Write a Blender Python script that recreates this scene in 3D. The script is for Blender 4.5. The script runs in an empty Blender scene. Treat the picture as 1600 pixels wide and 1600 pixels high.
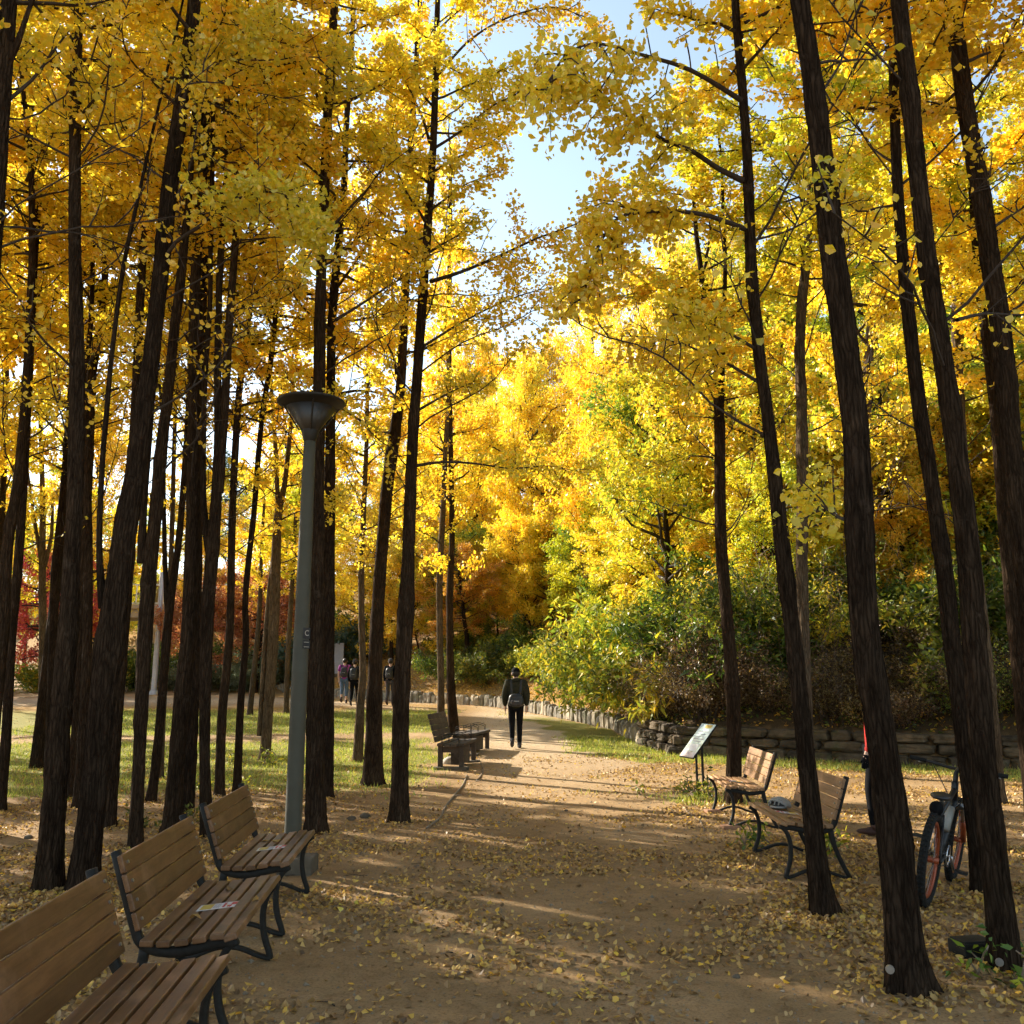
import bpy, bmesh, math, random
import numpy as np
from mathutils import Vector, Matrix, Quaternion

random.seed(7)
R = math.radians
S = bpy.context.scene
COL = S.collection

# ------------------------------------------------------------------ camera
F = 1420.0
PITCH = math.atan(270 / F)
CAMZ = 1.6
cam_d = bpy.data.cameras.new('camera')
cam = bpy.data.objects.new('camera', cam_d)
COL.objects.link(cam)
cam.location = (0, 0, CAMZ)
cam.rotation_euler = (R(90) + PITCH, 0, 0)
cam_d.sensor_width = 36
cam_d.lens = 36 * F / 1600
cam_d.clip_end = 3000
cam_d.clip_start = .05
S.camera = cam
FWD = Vector((0, math.cos(PITCH), math.sin(PITCH)))


def ray(px, py):
    x = (px - 800) / F
    y = -(py - 800) / F
    return Vector((x, math.cos(PITCH) - y * math.sin(PITCH), math.sin(PITCH) + y * math.cos(PITCH)))


def at_y(px, py, Y):
    d = ray(px, py)
    return Vector((0, 0, CAMZ)) + d * (Y / d.y)


# ------------------------------------------------------------------ terrain functions
WALL = [(22, 12.2), (16, 14.4), (9.3, 17.1), (7.3, 18.0), (5.2, 19.1), (3.45, 19.9), (3.0, 21.9), (2.85, 26), (1.95, 28.8),
        (.65, 32.0), (-.9, 34.6), (-3.8, 37.2), (-8.5, 42), (-15, 50)]
WALLN = np.array(WALL, float)
POLY = np.array(WALL + [(-22, 60), (-60, 110), (-60, 700), (700, 700), (700, 8), (40, 10)], float)


def base_h(y):
    y = np.asarray(y, float)
    t = np.clip(y, 9, 34) - 9
    z = .00125 * t * t
    z = z + np.clip(y - 34, 0, 40) * .0375
    return z


def hill_d(x, y):
    """distance behind the retaining wall line, positive on the hill side"""
    x = np.asarray(x, float); y = np.asarray(y, float)
    sh = x.shape
    x = x.ravel(); y = y.ravel()
    d = np.full(x.shape, 1e9)
    for (a, b) in zip(WALLN[:-1], WALLN[1:]):
        ab = b - a
        t = np.clip(((x - a[0]) * ab[0] + (y - a[1]) * ab[1]) / (ab @ ab), 0, 1)
        d = np.minimum(d, np.hypot(x - a[0] - t * ab[0], y - a[1] - t * ab[1]))
    ins = np.zeros(x.shape, bool)
    n = len(POLY)
    for i in range(n):
        a = POLY[i]; b = POLY[(i + 1) % n]
        c = ((a[1] > y) != (b[1] > y))
        xi = (b[0] - a[0]) * (y - a[1]) / (b[1] - a[1] + 1e-12) + a[0]
        ins ^= c & (x < xi)
    return np.where(ins, d, -d).reshape(sh)


def wall_h(x, y):
    # the stacked wall is taller, the far upright edging lower
    return np.where(np.asarray(y) < 21, .58, .36)


def noise2(x, y, s=1.0, seed=0):
    x = np.asarray(x, float) * s; y = np.asarray(y, float) * s
    return (np.sin(x * 1.7 + 1.3 * np.sin(y * 1.1 + seed) + seed * 2.1) + np.sin(y * 1.9 + 1.5 * np.sin(x * .9 + seed * 1.7) + seed)
            + .6 * np.sin(x * 3.7 - y * 2.9 + seed * 3) + .5 * np.sin(x * 2.3 + y * 4.3 + seed * .7)) / 3.1


def height(x, y):
    x = np.asarray(x, float); y = np.asarray(y, float)
    z = base_h(y)
    d = hill_d(x, y)
    step = np.clip((d - .1) / .25, 0, 1) * wall_h(x, y)
    dd = np.clip(d - .3, 0, 26)
    slope = .62 * dd - .0055 * dd * dd
    fall = np.clip((y - 26) / 14, 0, 1)          # gentler far along the path
    rise = slope * (1 - .35 * fall)
    bump = noise2(x, y, .9, 2) * .012 * np.clip(1 - d * 0, 0, 1) + noise2(x, y, 3.1, 5) * .005
    bump = bump + np.where(d > 1, noise2(x, y, .8, 9) * .15, 0)
    far = np.clip((y - 62) / 60, 0, 1) * 6 * (d < 0)
    return z + step + rise + bump + far


def gz(x, y):
    return float(height(np.array([x]), np.array([y]))[0])


def gp(px, py):
    d = ray(px, py)
    t = 1.5
    o = Vector((0, 0, CAMZ))
    while t < 120:
        P = o + d * t
        if P.z < float(base_h(P.y)):
            break
        t += .01
    return Vector((P.x, P.y, gz(P.x, P.y)))


# ------------------------------------------------------------------ object helpers
def tag(o, label=None, cat=None, group=None, kind=None):
    if label: o['label'] = label
    if cat: o['category'] = cat
    if group: o['group'] = group
    if kind: o['kind'] = kind
    return o


def empty(name, loc=(0, 0, 0), rz=0.0):
    o = bpy.data.objects.new(name, None)
    o.empty_display_size = .2
    o.location = loc
    o.rotation_euler = (0, 0, rz)
    COL.objects.link(o)
    return o


def link(name, me, mat=None, parent=None):
    o = bpy.data.objects.new(name, me)
    COL.objects.link(o)
    if mat is not None and not me.materials:
        me.materials.append(mat)
    if parent is not None:
        o.parent = parent
    return o


def copy_tree(o, parent=None):
    c = o.copy()
    COL.objects.link(c)
    if parent is not None:
        c.parent = parent
    for ch in list(o.children):
        copy_tree(ch, c)
    return c


class MB:
    """collects simple shapes and links them as one mesh"""

    def __init__(s):
        s.v = []; s.f = []; s.r = []

    def add(s, vs, fs, rnd=None):
        k = len(s.v)
        s.v += [tuple(v) for v in vs]
        s.f += [tuple(i + k for i in f) for f in fs]
        if rnd is None: rnd = random.random()
        s.r += [rnd] * len(fs)
        return s

    def box(s, c, size, M=None, rnd=None):
        c = Vector(c)
        h = Vector(size) * .5
        vs = []
        for x in (-1, 1):
            for y in (-1, 1):
                for z in (-1, 1):
                    v = Vector((x * h.x, y * h.y, z * h.z))
                    if M is not None: v = M @ v
                    vs.append(v + c)
        return s.add(vs, [(0, 1, 3, 2), (4, 6, 7, 5), (0, 4, 5, 1), (2, 3, 7, 6), (0, 2, 6, 4), (1, 5, 7, 3)], rnd)

    def tube(s, pts, rad, n=8, cap=True, rnd=None, sq=None):
        pts = [Vector(p) for p in pts]
        if not hasattr(rad, '__len__'): rad = [rad] * len(pts)
        vs = []; fs = []
        ref = None
        for i, p in enumerate(pts):
            a = pts[max(i - 1, 0)]; b = pts[min(i + 1, len(pts) - 1)]
            t = (b - a).normalized()
            if ref is None:
                ref = t.orthogonal().normalized()
            ref = (ref - t * ref.dot(t))
            if ref.length < 1e-5: ref = t.orthogonal()
            ref.normalize()
            bi = t.cross(ref)
            for j in range(n):
                an = 2 * math.pi * j / n
                vs.append(p + (ref * math.cos(an) + bi * math.sin(an)) * rad[i])
        m = len(pts)
        for i in range(m - 1):
            for j in range(n):
                k = (j + 1) % n
                fs.append((i * n + j, i * n + k, (i + 1) * n + k, (i + 1) * n + j))
        if cap:
            fs.append(tuple(reversed(range(n))))
            fs.append(tuple((m - 1) * n + j for j in range(n)))
        return s.add(vs, fs, rnd)

    def bar(s, pts, wdir, w, t, rnd=None):
        """flat bar swept along pts: w across wdir, t in the plane (t may vary)"""
        pts = [Vector(p) for p in pts]
        wd = Vector(wdir).normalized()
        if not hasattr(t, '__len__'): t = [t] * len(pts)
        vs = []; fs = []
        for i, p in enumerate(pts):
            a = pts[max(i - 1, 0)]; b = pts[min(i + 1, len(pts) - 1)]
            n = (b - a).normalized().cross(wd).normalized()
            for (u, v) in ((-1, -.7), (-.7, -1), (.7, -1), (1, -.7), (1, .7), (.7, 1), (-.7, 1), (-1, .7)):
                vs.append(p + wd * (u * w * .5) + n * (v * t[i] * .5))
        m = len(pts)
        for i in range(m - 1):
            for j in range(8):
                k = (j + 1) % 8
                fs.append((i * 8 + j, i * 8 + k, (i + 1) * 8 + k, (i + 1) * 8 + j))
        fs.append(tuple(reversed(range(8))))
        fs.append(tuple((m - 1) * 8 + j for j in range(8)))
        return s.add(vs, fs, rnd)

    def lathe(s, prof, c=(0, 0, 0), n=32, rnd=None):
        c = Vector(c)
        vs = []; fs = []
        for (r, z) in prof:
            for j in range(n):
                a = 2 * math.pi * j / n
                vs.append(c + Vector((r * math.cos(a), r * math.sin(a), z)))
        for i in range(len(prof) - 1):
            for j in range(n):
                k = (j + 1) % n
                fs.append((i * n + j, i * n + k, (i + 1) * n + k, (i + 1) * n + j))
        return s.add(vs, fs, rnd)

    def ell(s, c, r, n=16, m=10, M=None, rnd=None, fn=None):
        c = Vector(c)
        vs = []; fs = []
        for i in range(m + 1):
            th = math.pi * i / m
            for j in range(n):
                a = 2 * math.pi * j / n
                v = Vector((r[0] * math.sin(th) * math.cos(a), r[1] * math.sin(th) * math.sin(a), r[2] * math.cos(th)))
                if fn: v = fn(v)
                if M is not None: v = M @ v
                vs.append(c + v)
        for i in range(m):
            for j in range(n):
                k = (j + 1) % n
                fs.append((i * n + j, (i + 1) * n + j, (i + 1) * n + k, i * n + k))
        return s.add(vs, fs, rnd)

    def torus(s, c, Rr, r, axis='X', n=48, m=10, flat=1.0, rnd=None):
        c = Vector(c)
        vs = []; fs = []
        for i in range(n):
            a = 2 * math.pi * i / n
            for j in range(m):
                b = 2 * math.pi * j / m
                rr = Rr + r * math.cos(b)
                x = r * flat * math.sin(b)
                if axis == 'X': v = Vector((x, rr * math.cos(a), rr * math.sin(a)))
                else: v = Vector((rr * math.cos(a), rr * math.sin(a), x))
                vs.append(c + v)
        for i in range(n):
            for j in range(m):
                i2 = (i + 1) % n; k = (j + 1) % m
                fs.append((i * m + j, i2 * m + j, i2 * m + k, i * m + k))
        return s.add(vs, fs, rnd)

    def mesh(s, name, smooth=False):
        me = bpy.data.meshes.new(name)
        me.from_pydata(s.v, [], s.f)
        at = me.attributes.new('rnd', 'FLOAT', 'FACE')
        at.data.foreach_set('value', np.array(s.r, np.float32))
        bm = bmesh.new()
        bm.from_mesh(me)
        bmesh.ops.recalc_face_normals(bm, faces=bm.faces[:])
        bm.to_mesh(me)
        bm.free()
        if smooth:
            me.polygons.foreach_set('use_smooth', [True] * len(me.polygons))
        me.update()
        return me

    def build(s, name, mat, parent=None, smooth=False, bevel=0, label=None):
        o = link(name, s.mesh(name, smooth), mat, parent)
        if bevel:
            b = o.modifiers.new('bevel', 'BEVEL')
            b.width = bevel; b.segments = 2; b.limit_method = 'ANGLE'; b.angle_limit = R(40)
        if label: o['label'] = label
        return o


# ------------------------------------------------------------------ materials
def nmat(name):
    m = bpy.data.materials.new(name)
    m.use_nodes = True
    nt = m.node_tree
    nt.nodes.clear()
    out = nt.nodes.new('ShaderNodeOutputMaterial')
    return m, nt, out


def nd(nt, typ, **kw):
    n = nt.nodes.new(typ)
    for k, v in kw.items():
        if k in n.inputs.keys() if not k.startswith('_') else False:
            n.inputs[k].default_value = v
        else:
            setattr(n, k.lstrip('_'), v)
    return n


def ramp(nt, stops, interp='LINEAR'):
    r = nt.nodes.new('ShaderNodeValToRGB')
    cr = r.color_ramp
    cr.interpolation = interp
    while len(cr.elements) < len(stops): cr.elements.new(.5)
    for e, (p, c) in zip(cr.elements, stops):
        e.position = p
        e.color = (*c, 1)
    return r


def mix(nt, fac, a, b, mode='MIX'):
    m = nt.nodes.new('ShaderNodeMix')
    m.data_type = 'RGBA'
    m.blend_type = mode
    for s, v in ((m.inputs[0], fac), (m.inputs[6], a), (m.inputs[7], b)):
        if hasattr(v, 'is_output'): nt.links.new(v, s)
        elif hasattr(v, '__len__'): s.default_value = (*v, 1)
        else: s.default_value = v
    return m.outputs[2]


def noise(nt, scale, detail=6, rough=.6, vec=None, dist=0.0):
    n = nt.nodes.new('ShaderNodeTexNoise')
    n.inputs['Scale'].default_value = scale
    n.inputs['Detail'].default_value = detail
    n.inputs['Roughness'].default_value = rough
    n.inputs['Distortion'].default_value = dist
    if vec is not None: nt.links.new(vec, n.inputs['Vector'])
    return n.outputs['Fac']


def coord(nt, kind='Object', scale=(1, 1, 1)):
    t = nt.nodes.new('ShaderNodeTexCoord')
    m = nt.nodes.new('ShaderNodeMapping')
    m.inputs['Scale'].default_value = scale
    nt.links.new(t.outputs[kind], m.inputs['Vector'])
    return m.outputs['Vector']


def attr(nt, name):
    a = nt.nodes.new('ShaderNodeAttribute')
    a.attribute_name = name
    return a.outputs['Fac']


def surf(nt, out, color, rough=.8, bump=None, strength=.4, dist=.01, metallic=0.0, spec=.3, coat=0):
    p = nt.nodes.new('ShaderNodeBsdfPrincipled')
    if hasattr(color, 'is_output'): nt.links.new(color, p.inputs['Base Color'])
    else: p.inputs['Base Color'].default_value = (*color, 1)
    if hasattr(rough, 'is_output'): nt.links.new(rough, p.inputs['Roughness'])
    else: p.inputs['Roughness'].default_value = rough
    p.inputs['Metallic'].default_value = metallic
    p.inputs['Specular IOR Level'].default_value = spec
    p.inputs['Coat Weight'].default_value = coat
    if bump is not None:
        b = nt.nodes.new('ShaderNodeBump')
        b.inputs['Strength'].default_value = strength
        b.inputs['Distance'].default_value = dist
        nt.links.new(bump, b.inputs['Height'])
        nt.links.new(b.outputs['Normal'], p.inputs['Normal'])
    nt.links.new(p.outputs[0], out.inputs[0])
    return p


def plain(name, col, rough=.6, metallic=0.0, var=.25, scale=14, spec=.3, bump=.15):
    m, nt, out = nmat(name)
    v = coord(nt)
    n = noise(nt, scale, 6, .65, v)
    dark = tuple(c * (1 - var) for c in col); lite = tuple(min(1, c * (1 + var)) for c in col)
    c = ramp(nt, [(.3, dark), (.7, lite)])
    nt.links.new(n, c.inputs[0])
    surf(nt, out, c.outputs[0], rough, noise(nt, scale * 6, 4, .6, v), bump, .004, metallic, spec)
    return m


def leaf_mat(name, stops, trans=.5, hue=.02, val=.25, gloss=.05):
    m, nt, out = nmat(name)
    r = ramp(nt, stops)
    nt.links.new(attr(nt, 'rnd'), r.inputs[0])
    oi = nt.nodes.new('ShaderNodeObjectInfo')
    h = nt.nodes.new('ShaderNodeHueSaturation')
    mr = nt.nodes.new('ShaderNodeMapRange')
    mr.inputs[3].default_value = .5 - hue; mr.inputs[4].default_value = .5 + hue
    nt.links.new(oi.outputs['Random'], mr.inputs[0])
    nt.links.new(mr.outputs[0], h.inputs['Hue'])
    mv = nt.nodes.new('ShaderNodeMapRange')
    mv.inputs[3].default_value = 1 - val * .5; mv.inputs[4].default_value = 1 + val * .5
    w = nt.nodes.new('ShaderNodeMath'); w.operation = 'FRACT'
    w2 = nt.nodes.new('ShaderNodeMath'); w2.operation = 'MULTIPLY'; w2.inputs[1].default_value = 7.31
    nt.links.new(oi.outputs['Random'], w2.inputs[0]); nt.links.new(w2.outputs[0], w.inputs[0])
    nt.links.new(w.outputs[0], mv.inputs[0]); nt.links.new(mv.outputs[0], h.inputs['Value'])
    nt.links.new(r.outputs[0], h.inputs['Color'])
    d = nt.nodes.new('ShaderNodeBsdfDiffuse')
    t = nt.nodes.new('ShaderNodeBsdfTranslucent')
    nt.links.new(h.outputs[0], d.inputs[0]); nt.links.new(h.outputs[0], t.inputs[0])
    ms = nt.nodes.new('ShaderNodeMixShader'); ms.inputs[0].default_value = trans
    nt.links.new(d.outputs[0], ms.inputs[1]); nt.links.new(t.outputs[0], ms.inputs[2])
    last = ms.outputs[0]
    if gloss:
        g = nt.nodes.new('ShaderNodeBsdfGlossy'); g.inputs['Roughness'].default_value = .45
        g.inputs[0].default_value = (1, 1, 1, 1)
        m2 = nt.nodes.new('ShaderNodeMixShader'); m2.inputs[0].default_value = gloss
        nt.links.new(last, m2.inputs[1]); nt.links.new(g.outputs[0], m2.inputs[2])
        last = m2.outputs[0]
    nt.links.new(last, out.inputs[0])
    return m


def bark_mat(name, a, b, moss=0.0):
    m, nt, out = nmat(name)
    v = coord(nt, 'Object', (1, 1, .2))
    n1 = noise(nt, 22, 8, .7, v, .8)
    n2 = noise(nt, 1.7, 5, .6, coord(nt, 'Object', (1, 1, .7)))
    # wandering furrows between long plates
    wob = nt.nodes.new('ShaderNodeTexNoise'); wob.inputs['Scale'].default_value = 9
    nt.links.new(coord(nt, 'Object', (1, 1, .45)), wob.inputs['Vector'])
    vm = nt.nodes.new('ShaderNodeVectorMath'); vm.operation = 'MULTIPLY_ADD'
    nt.links.new(wob.outputs['Color'], vm.inputs[0]); vm.inputs[1].default_value = (.05, .05, .05)
    nt.links.new(coord(nt, 'Object', (1, 1, .11)), vm.inputs[2])
    vor = nt.nodes.new('ShaderNodeTexVoronoi'); vor.feature = 'DISTANCE_TO_EDGE'
    vor.inputs['Scale'].default_value = 42
    nt.links.new(vm.outputs[0], vor.inputs['Vector'])
    fr = ramp(nt, [(.0, (.50, .47, .44)), (.14, (.88, .87, .86)), (.45, (1.18, 1.16, 1.13))]); nt.links.new(vor.outputs['Distance'], fr.inputs[0])
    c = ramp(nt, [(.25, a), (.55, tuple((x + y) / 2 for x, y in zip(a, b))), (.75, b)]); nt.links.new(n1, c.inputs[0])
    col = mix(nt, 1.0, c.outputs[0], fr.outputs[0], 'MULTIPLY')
    r2 = ramp(nt, [(.3, (.62, .60, .58)), (.55, (1, 1, 1)), (.75, (1.35, 1.32, 1.22))]); nt.links.new(n2, r2.inputs[0])
    col = mix(nt, 1.0, col, r2.outputs[0], 'MULTIPLY')
    li = noise(nt, 6, 6, .75, coord(nt)); lr = ramp(nt, [(.60, (0, 0, 0)), (.70, (.55, .55, .55))]); nt.links.new(li, lr.inputs[0])
    col = mix(nt, lr.outputs[0], col, tuple(x * .9 + .012 for x in b))
    oi = nt.nodes.new('ShaderNodeObjectInfo'); orr = ramp(nt, [(0, (.75, .74, .74)), (1, (1.25, 1.2, 1.12))]); nt.links.new(oi.outputs['Random'], orr.inputs[0])
    col = mix(nt, 1.0, col, orr.outputs[0], 'MULTIPLY')
    mn = nt.nodes.new('ShaderNodeMath'); mn.operation = 'MINIMUM'; mn.inputs[1].default_value = .3
    nt.links.new(vor.outputs['Distance'], mn.inputs[0])
    mm = nt.nodes.new('ShaderNodeMath'); mm.operation = 'MULTIPLY_ADD'
    nt.links.new(mn.outputs[0], mm.inputs[0]); mm.inputs[1].default_value = 2.2
    nt.links.new(n1, mm.inputs[2])
    surf(nt, out, col, .95, mm.outputs[0], .9, .022, 0, .03)
    return m


def wood_mat(name, a, b, rough=.42):
    m, nt, out = nmat(name)
    v = coord(nt, 'Object', (9, .7, 9))
    n1 = noise(nt, 5, 8, .65, v, .8)
    c = ramp(nt, [(.28, a), (.72, b)]); nt.links.new(n1, c.inputs[0])
    rr = ramp(nt, [(0, (.66, .66, .66)), (1, (1.2, 1.16, 1.12))]); nt.links.new(attr(nt, 'rnd'), rr.inputs[0])
    col = mix(nt, 1.0, c.outputs[0], rr.outputs[0], 'MULTIPLY')
    worn = noise(nt, 3.1, 5, .7, coord(nt))
    wr = ramp(nt, [(.52, (0, 0, 0)), (.7, (1, 1, 1))]); nt.links.new(worn, wr.inputs[0])
    col = mix(nt, wr.outputs[0], col, tuple(min(1, x * 1.25 + .02) for x in b))
    rg = nt.nodes.new('ShaderNodeMapRange'); rg.inputs[3].default_value = rough - .1; rg.inputs[4].default_value = rough + .25
    nt.links.new(worn, rg.inputs[0])
    surf(nt, out, col, rg.outputs[0], n1, .25, .003, 0, .4)
    return m


M = {}
M['ginkgo'] = leaf_mat('ginkgo_leaf', [(0, (.60, .53, .045)), (.2, (.77, .64, .045)), (.6, (.90, .665, .030)), (1, (.91, .56, .019))], .62, .007, .22)
M['ginkgo_green'] = leaf_mat('ginkgo_leaf_green', [(0, (.30, .42, .03)), (.3, (.60, .58, .035)), (.65, (.82, .64, .028)), (1, (.86, .56, .018))], .55, .02, .25)
M['hill_leaf'] = leaf_mat('hill_leaf', [(0, (.12, .24, .02)), (.25, (.36, .44, .03)), (.5, (.70, .62, .035)), (1, (.82, .56, .02))], .5, .03, .35)
M['gold_leaf'] = leaf_mat('gold_leaf', [(0, (.66, .60, .05)), (.4, (.90, .665, .030)), (1, (.91, .55, .019))], .55, .014, .2)
M['rust_leaf'] = leaf_mat('rust_leaf', [(0, (.46, .27, .03)), (.5, (.74, .40, .03)), (1, (.76, .28, .02))], .5, .004, .15)
M['maple_red'] = leaf_mat('maple_leaf_red', [(0, (.42, .07, .04)), (.4, (.58, .10, .06)), (.7, (.62, .22, .06)), (1, (.70, .40, .05))], .55, .015, .2)
M['maple_orange'] = leaf_mat('maple_leaf_orange', [(0, (.36, .11, .05)), (.5, (.52, .20, .075)), (1, (.58, .36, .08))], .5, .005, .2)
M['green_leaf'] = leaf_mat('green_leaf', [(0, (.028, .052, .008)), (.45, (.085, .135, .014)), (.8, (.22, .26, .02)), (1, (.52, .45, .03))], .42, .03, .5, .03)
M['yellowgreen_leaf'] = leaf_mat('yellowgreen_leaf', [(0, (.08, .15, .018)), (.45, (.24, .30, .025)), (.8, (.55, .46, .03)), (1, (.74, .54, .03))], .45, .02, .4, .03)
M['brown_leaf'] = leaf_mat('dry_leaf', [(0, (.06, .04, .02)), (.5, (.14, .08, .03)), (.85, (.22, .17, .05)), (1, (.36, .24, .05))], .3, .02, .4)
M['silver_leaf'] = leaf_mat('grey_green_leaf', [(0, (.08, .11, .05)), (1, (.25, .28, .15))], .35, .01, .2)
M['pine_leaf'] = leaf_mat('blue_green_leaf', [(0, (.03, .07, .04)), (1, (.09, .15, .09))], .3, .01, .2)
M['litter'] = leaf_mat('fallen_leaf', [(0, (.11, .06, .022)), (.3, (.32, .19, .07)), (.7, (.50, .32, .10)), (.92, (.66, .42, .075)), (.97, (.74, .42, .03)), (1, (.60, .50, .08))], .25, .0, .0, .04)
M['litter_hill'] = leaf_mat('fallen_leaf_slope', [(0, (.20, .09, .02)), (.4, (.50, .26, .035)), (1, (.72, .46, .05))], .3, .0, .0, .03)
M['grass'] = leaf_mat('grass_blade', [(0, (.12, .17, .02)), (.5, (.30, .36, .035)), (1, (.56, .48, .08))], .4, 0, 0, .04)
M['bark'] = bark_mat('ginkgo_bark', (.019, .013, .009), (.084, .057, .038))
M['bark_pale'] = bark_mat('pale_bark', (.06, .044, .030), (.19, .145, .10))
M['branch'] = plain('branch_bark', (.040, .028, .020), .9, 0, .4, 30)
M['twig'] = plain('pale_twig', (.20, .15, .10), .9, 0, .4, 30)
M['wood_dark'] = wood_mat('bench_wood_brown', (.078, .035, .013), (.175, .087, .036), .34)
M['wood_tan'] = wood_mat('bench_wood_tan', (.17, .088, .036), (.33, .185, .085), .42)
M['wood_old'] = wood_mat('old_wood', (.030, .020, .013), (.075, .052, .034), .75)
M['iron'] = plain('dark_cast_iron', (.013, .012, .010), .65, .0, .4, 40, .22)
M['pole'] = plain('grey_green_paint', (.064, .060, .043), .65, .0, .12, 6, .25, .05)
M['lamp_dark'] = plain('dark_lamp_metal', (.018, .015, .011), .5, .3, .2, 12, .4)
M['lamp_glass'] = plain('smoked_glass', (.014, .010, .006), .45, 0, .2, 5, .6, 0)
M['paper'] = plain('white_paper', (.62, .60, .60), .6, 0, .1, 40, .3, .05)
M['red_print'] = plain('red_print', (.50, .06, .06), .6, 0, .1, 40)
M['yellow_print'] = plain('yellow_print', (.55, .40, .08), .6, 0, .1, 40)
M['concrete'] = plain('concrete', (.10, .080, .056), .9, 0, .25, 8, .2, .4)
M['beige'] = plain('bridge_concrete', (.44, .36, .29), .85, 0, .12, 2, .2, .2)
M['white'] = plain('white_paint', (.78, .78, .78), .5, 0, .05, 6)
M['tyre'] = plain('tyre_rubber', (.010, .010, .009), .85, 0, .3, 40, .25, .6)
M['orange'] = plain('orange_rim', (.27, .055, .016), .4, .2, .15, 10, .5, 0)
M['black'] = plain('black_plastic', (.016, .016, .017), .45, 0, .3, 12, .4, .1)
M['steel'] = plain('steel', (.45, .45, .46), .3, .9, .15, 20, .5, .05)
M['helmet'] = plain('grey_helmet_shell', (.24, .235, .21), .5, 0, .15, 10, .5, .05)
M['skin'] = plain('skin', (.50, .31, .22), .55, 0, .08, 9)
M['hair'] = plain('dark_hair', (.02, .016, .013), .55, 0, .3, 60)
M['olive'] = plain('dark_olive_jacket', (.030, .030, .020), .85, 0, .3, 22, .04)
M['cloth_black'] = plain('black_cloth', (.008, .008, .009), .85, 0, .3, 24, .04)
M['cloth_grey'] = plain('dark_grey_cloth', (.055, .052, .055), .85, 0, .3, 24, .04)
M['purple'] = plain('purple_cloth', (.27, .035, .22), .8, 0, .2, 20)
M['denim'] = plain('blue_denim', (.075, .12, .19), .85, 0, .25, 24)
M['red_cloth'] = plain('red_jacket_cloth', (.55, .030, .022), .75, 0, .2, 20)
M['shoe'] = plain('brown_boot', (.055, .025, .018), .6, 0, .3, 20)
M['brick'] = plain('brick_red', (.30, .16, .09), .9, 0, .25, 12)
M['grit'] = plain('grit', (.20, .16, .11), .9, 0, .4, 3)
M['rock'] = plain('pale_rock', (.42, .38, .32), .9, 0, .25, 8, .2, .5)
M['slate_print'] = plain('slate_grey_panel', (.30, .30, .34), .7, 0, .1, 8)
M['green_metal'] = plain('pole_pale_grey', (.46, .47, .50), .5, .2, .08, 6)


def stone_mat(name='wall_stone', a=(.045, .036, .026), b=(.15, .12, .085)):
    m, nt, out = nmat(name)
    v = coord(nt)
    n = noise(nt, 5, 8, .7, v)
    c = ramp(nt, [(.3, a), (.7, b)]); nt.links.new(n, c.inputs[0])
    rr = ramp(nt, [(0, (.55, .55, .56)), (1, (1.3, 1.22, 1.1))]); nt.links.new(attr(nt, 'rnd'), rr.inputs[0])
    col = mix(nt, 1.0, c.outputs[0], rr.outputs[0], 'MULTIPLY')
    ms = noise(nt, 1.6, 5, .6, v)
    mr = ramp(nt, [(.55, (0, 0, 0)), (.75, (.6, .6, .6))]); nt.links.new(ms, mr.inputs[0])
    col = mix(nt, mr.outputs[0], col, (.075, .10, .028))
    surf(nt, out, col, .92, noise(nt, 26, 8, .7, v), .7, .02, 0, .15)
    return m


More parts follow.
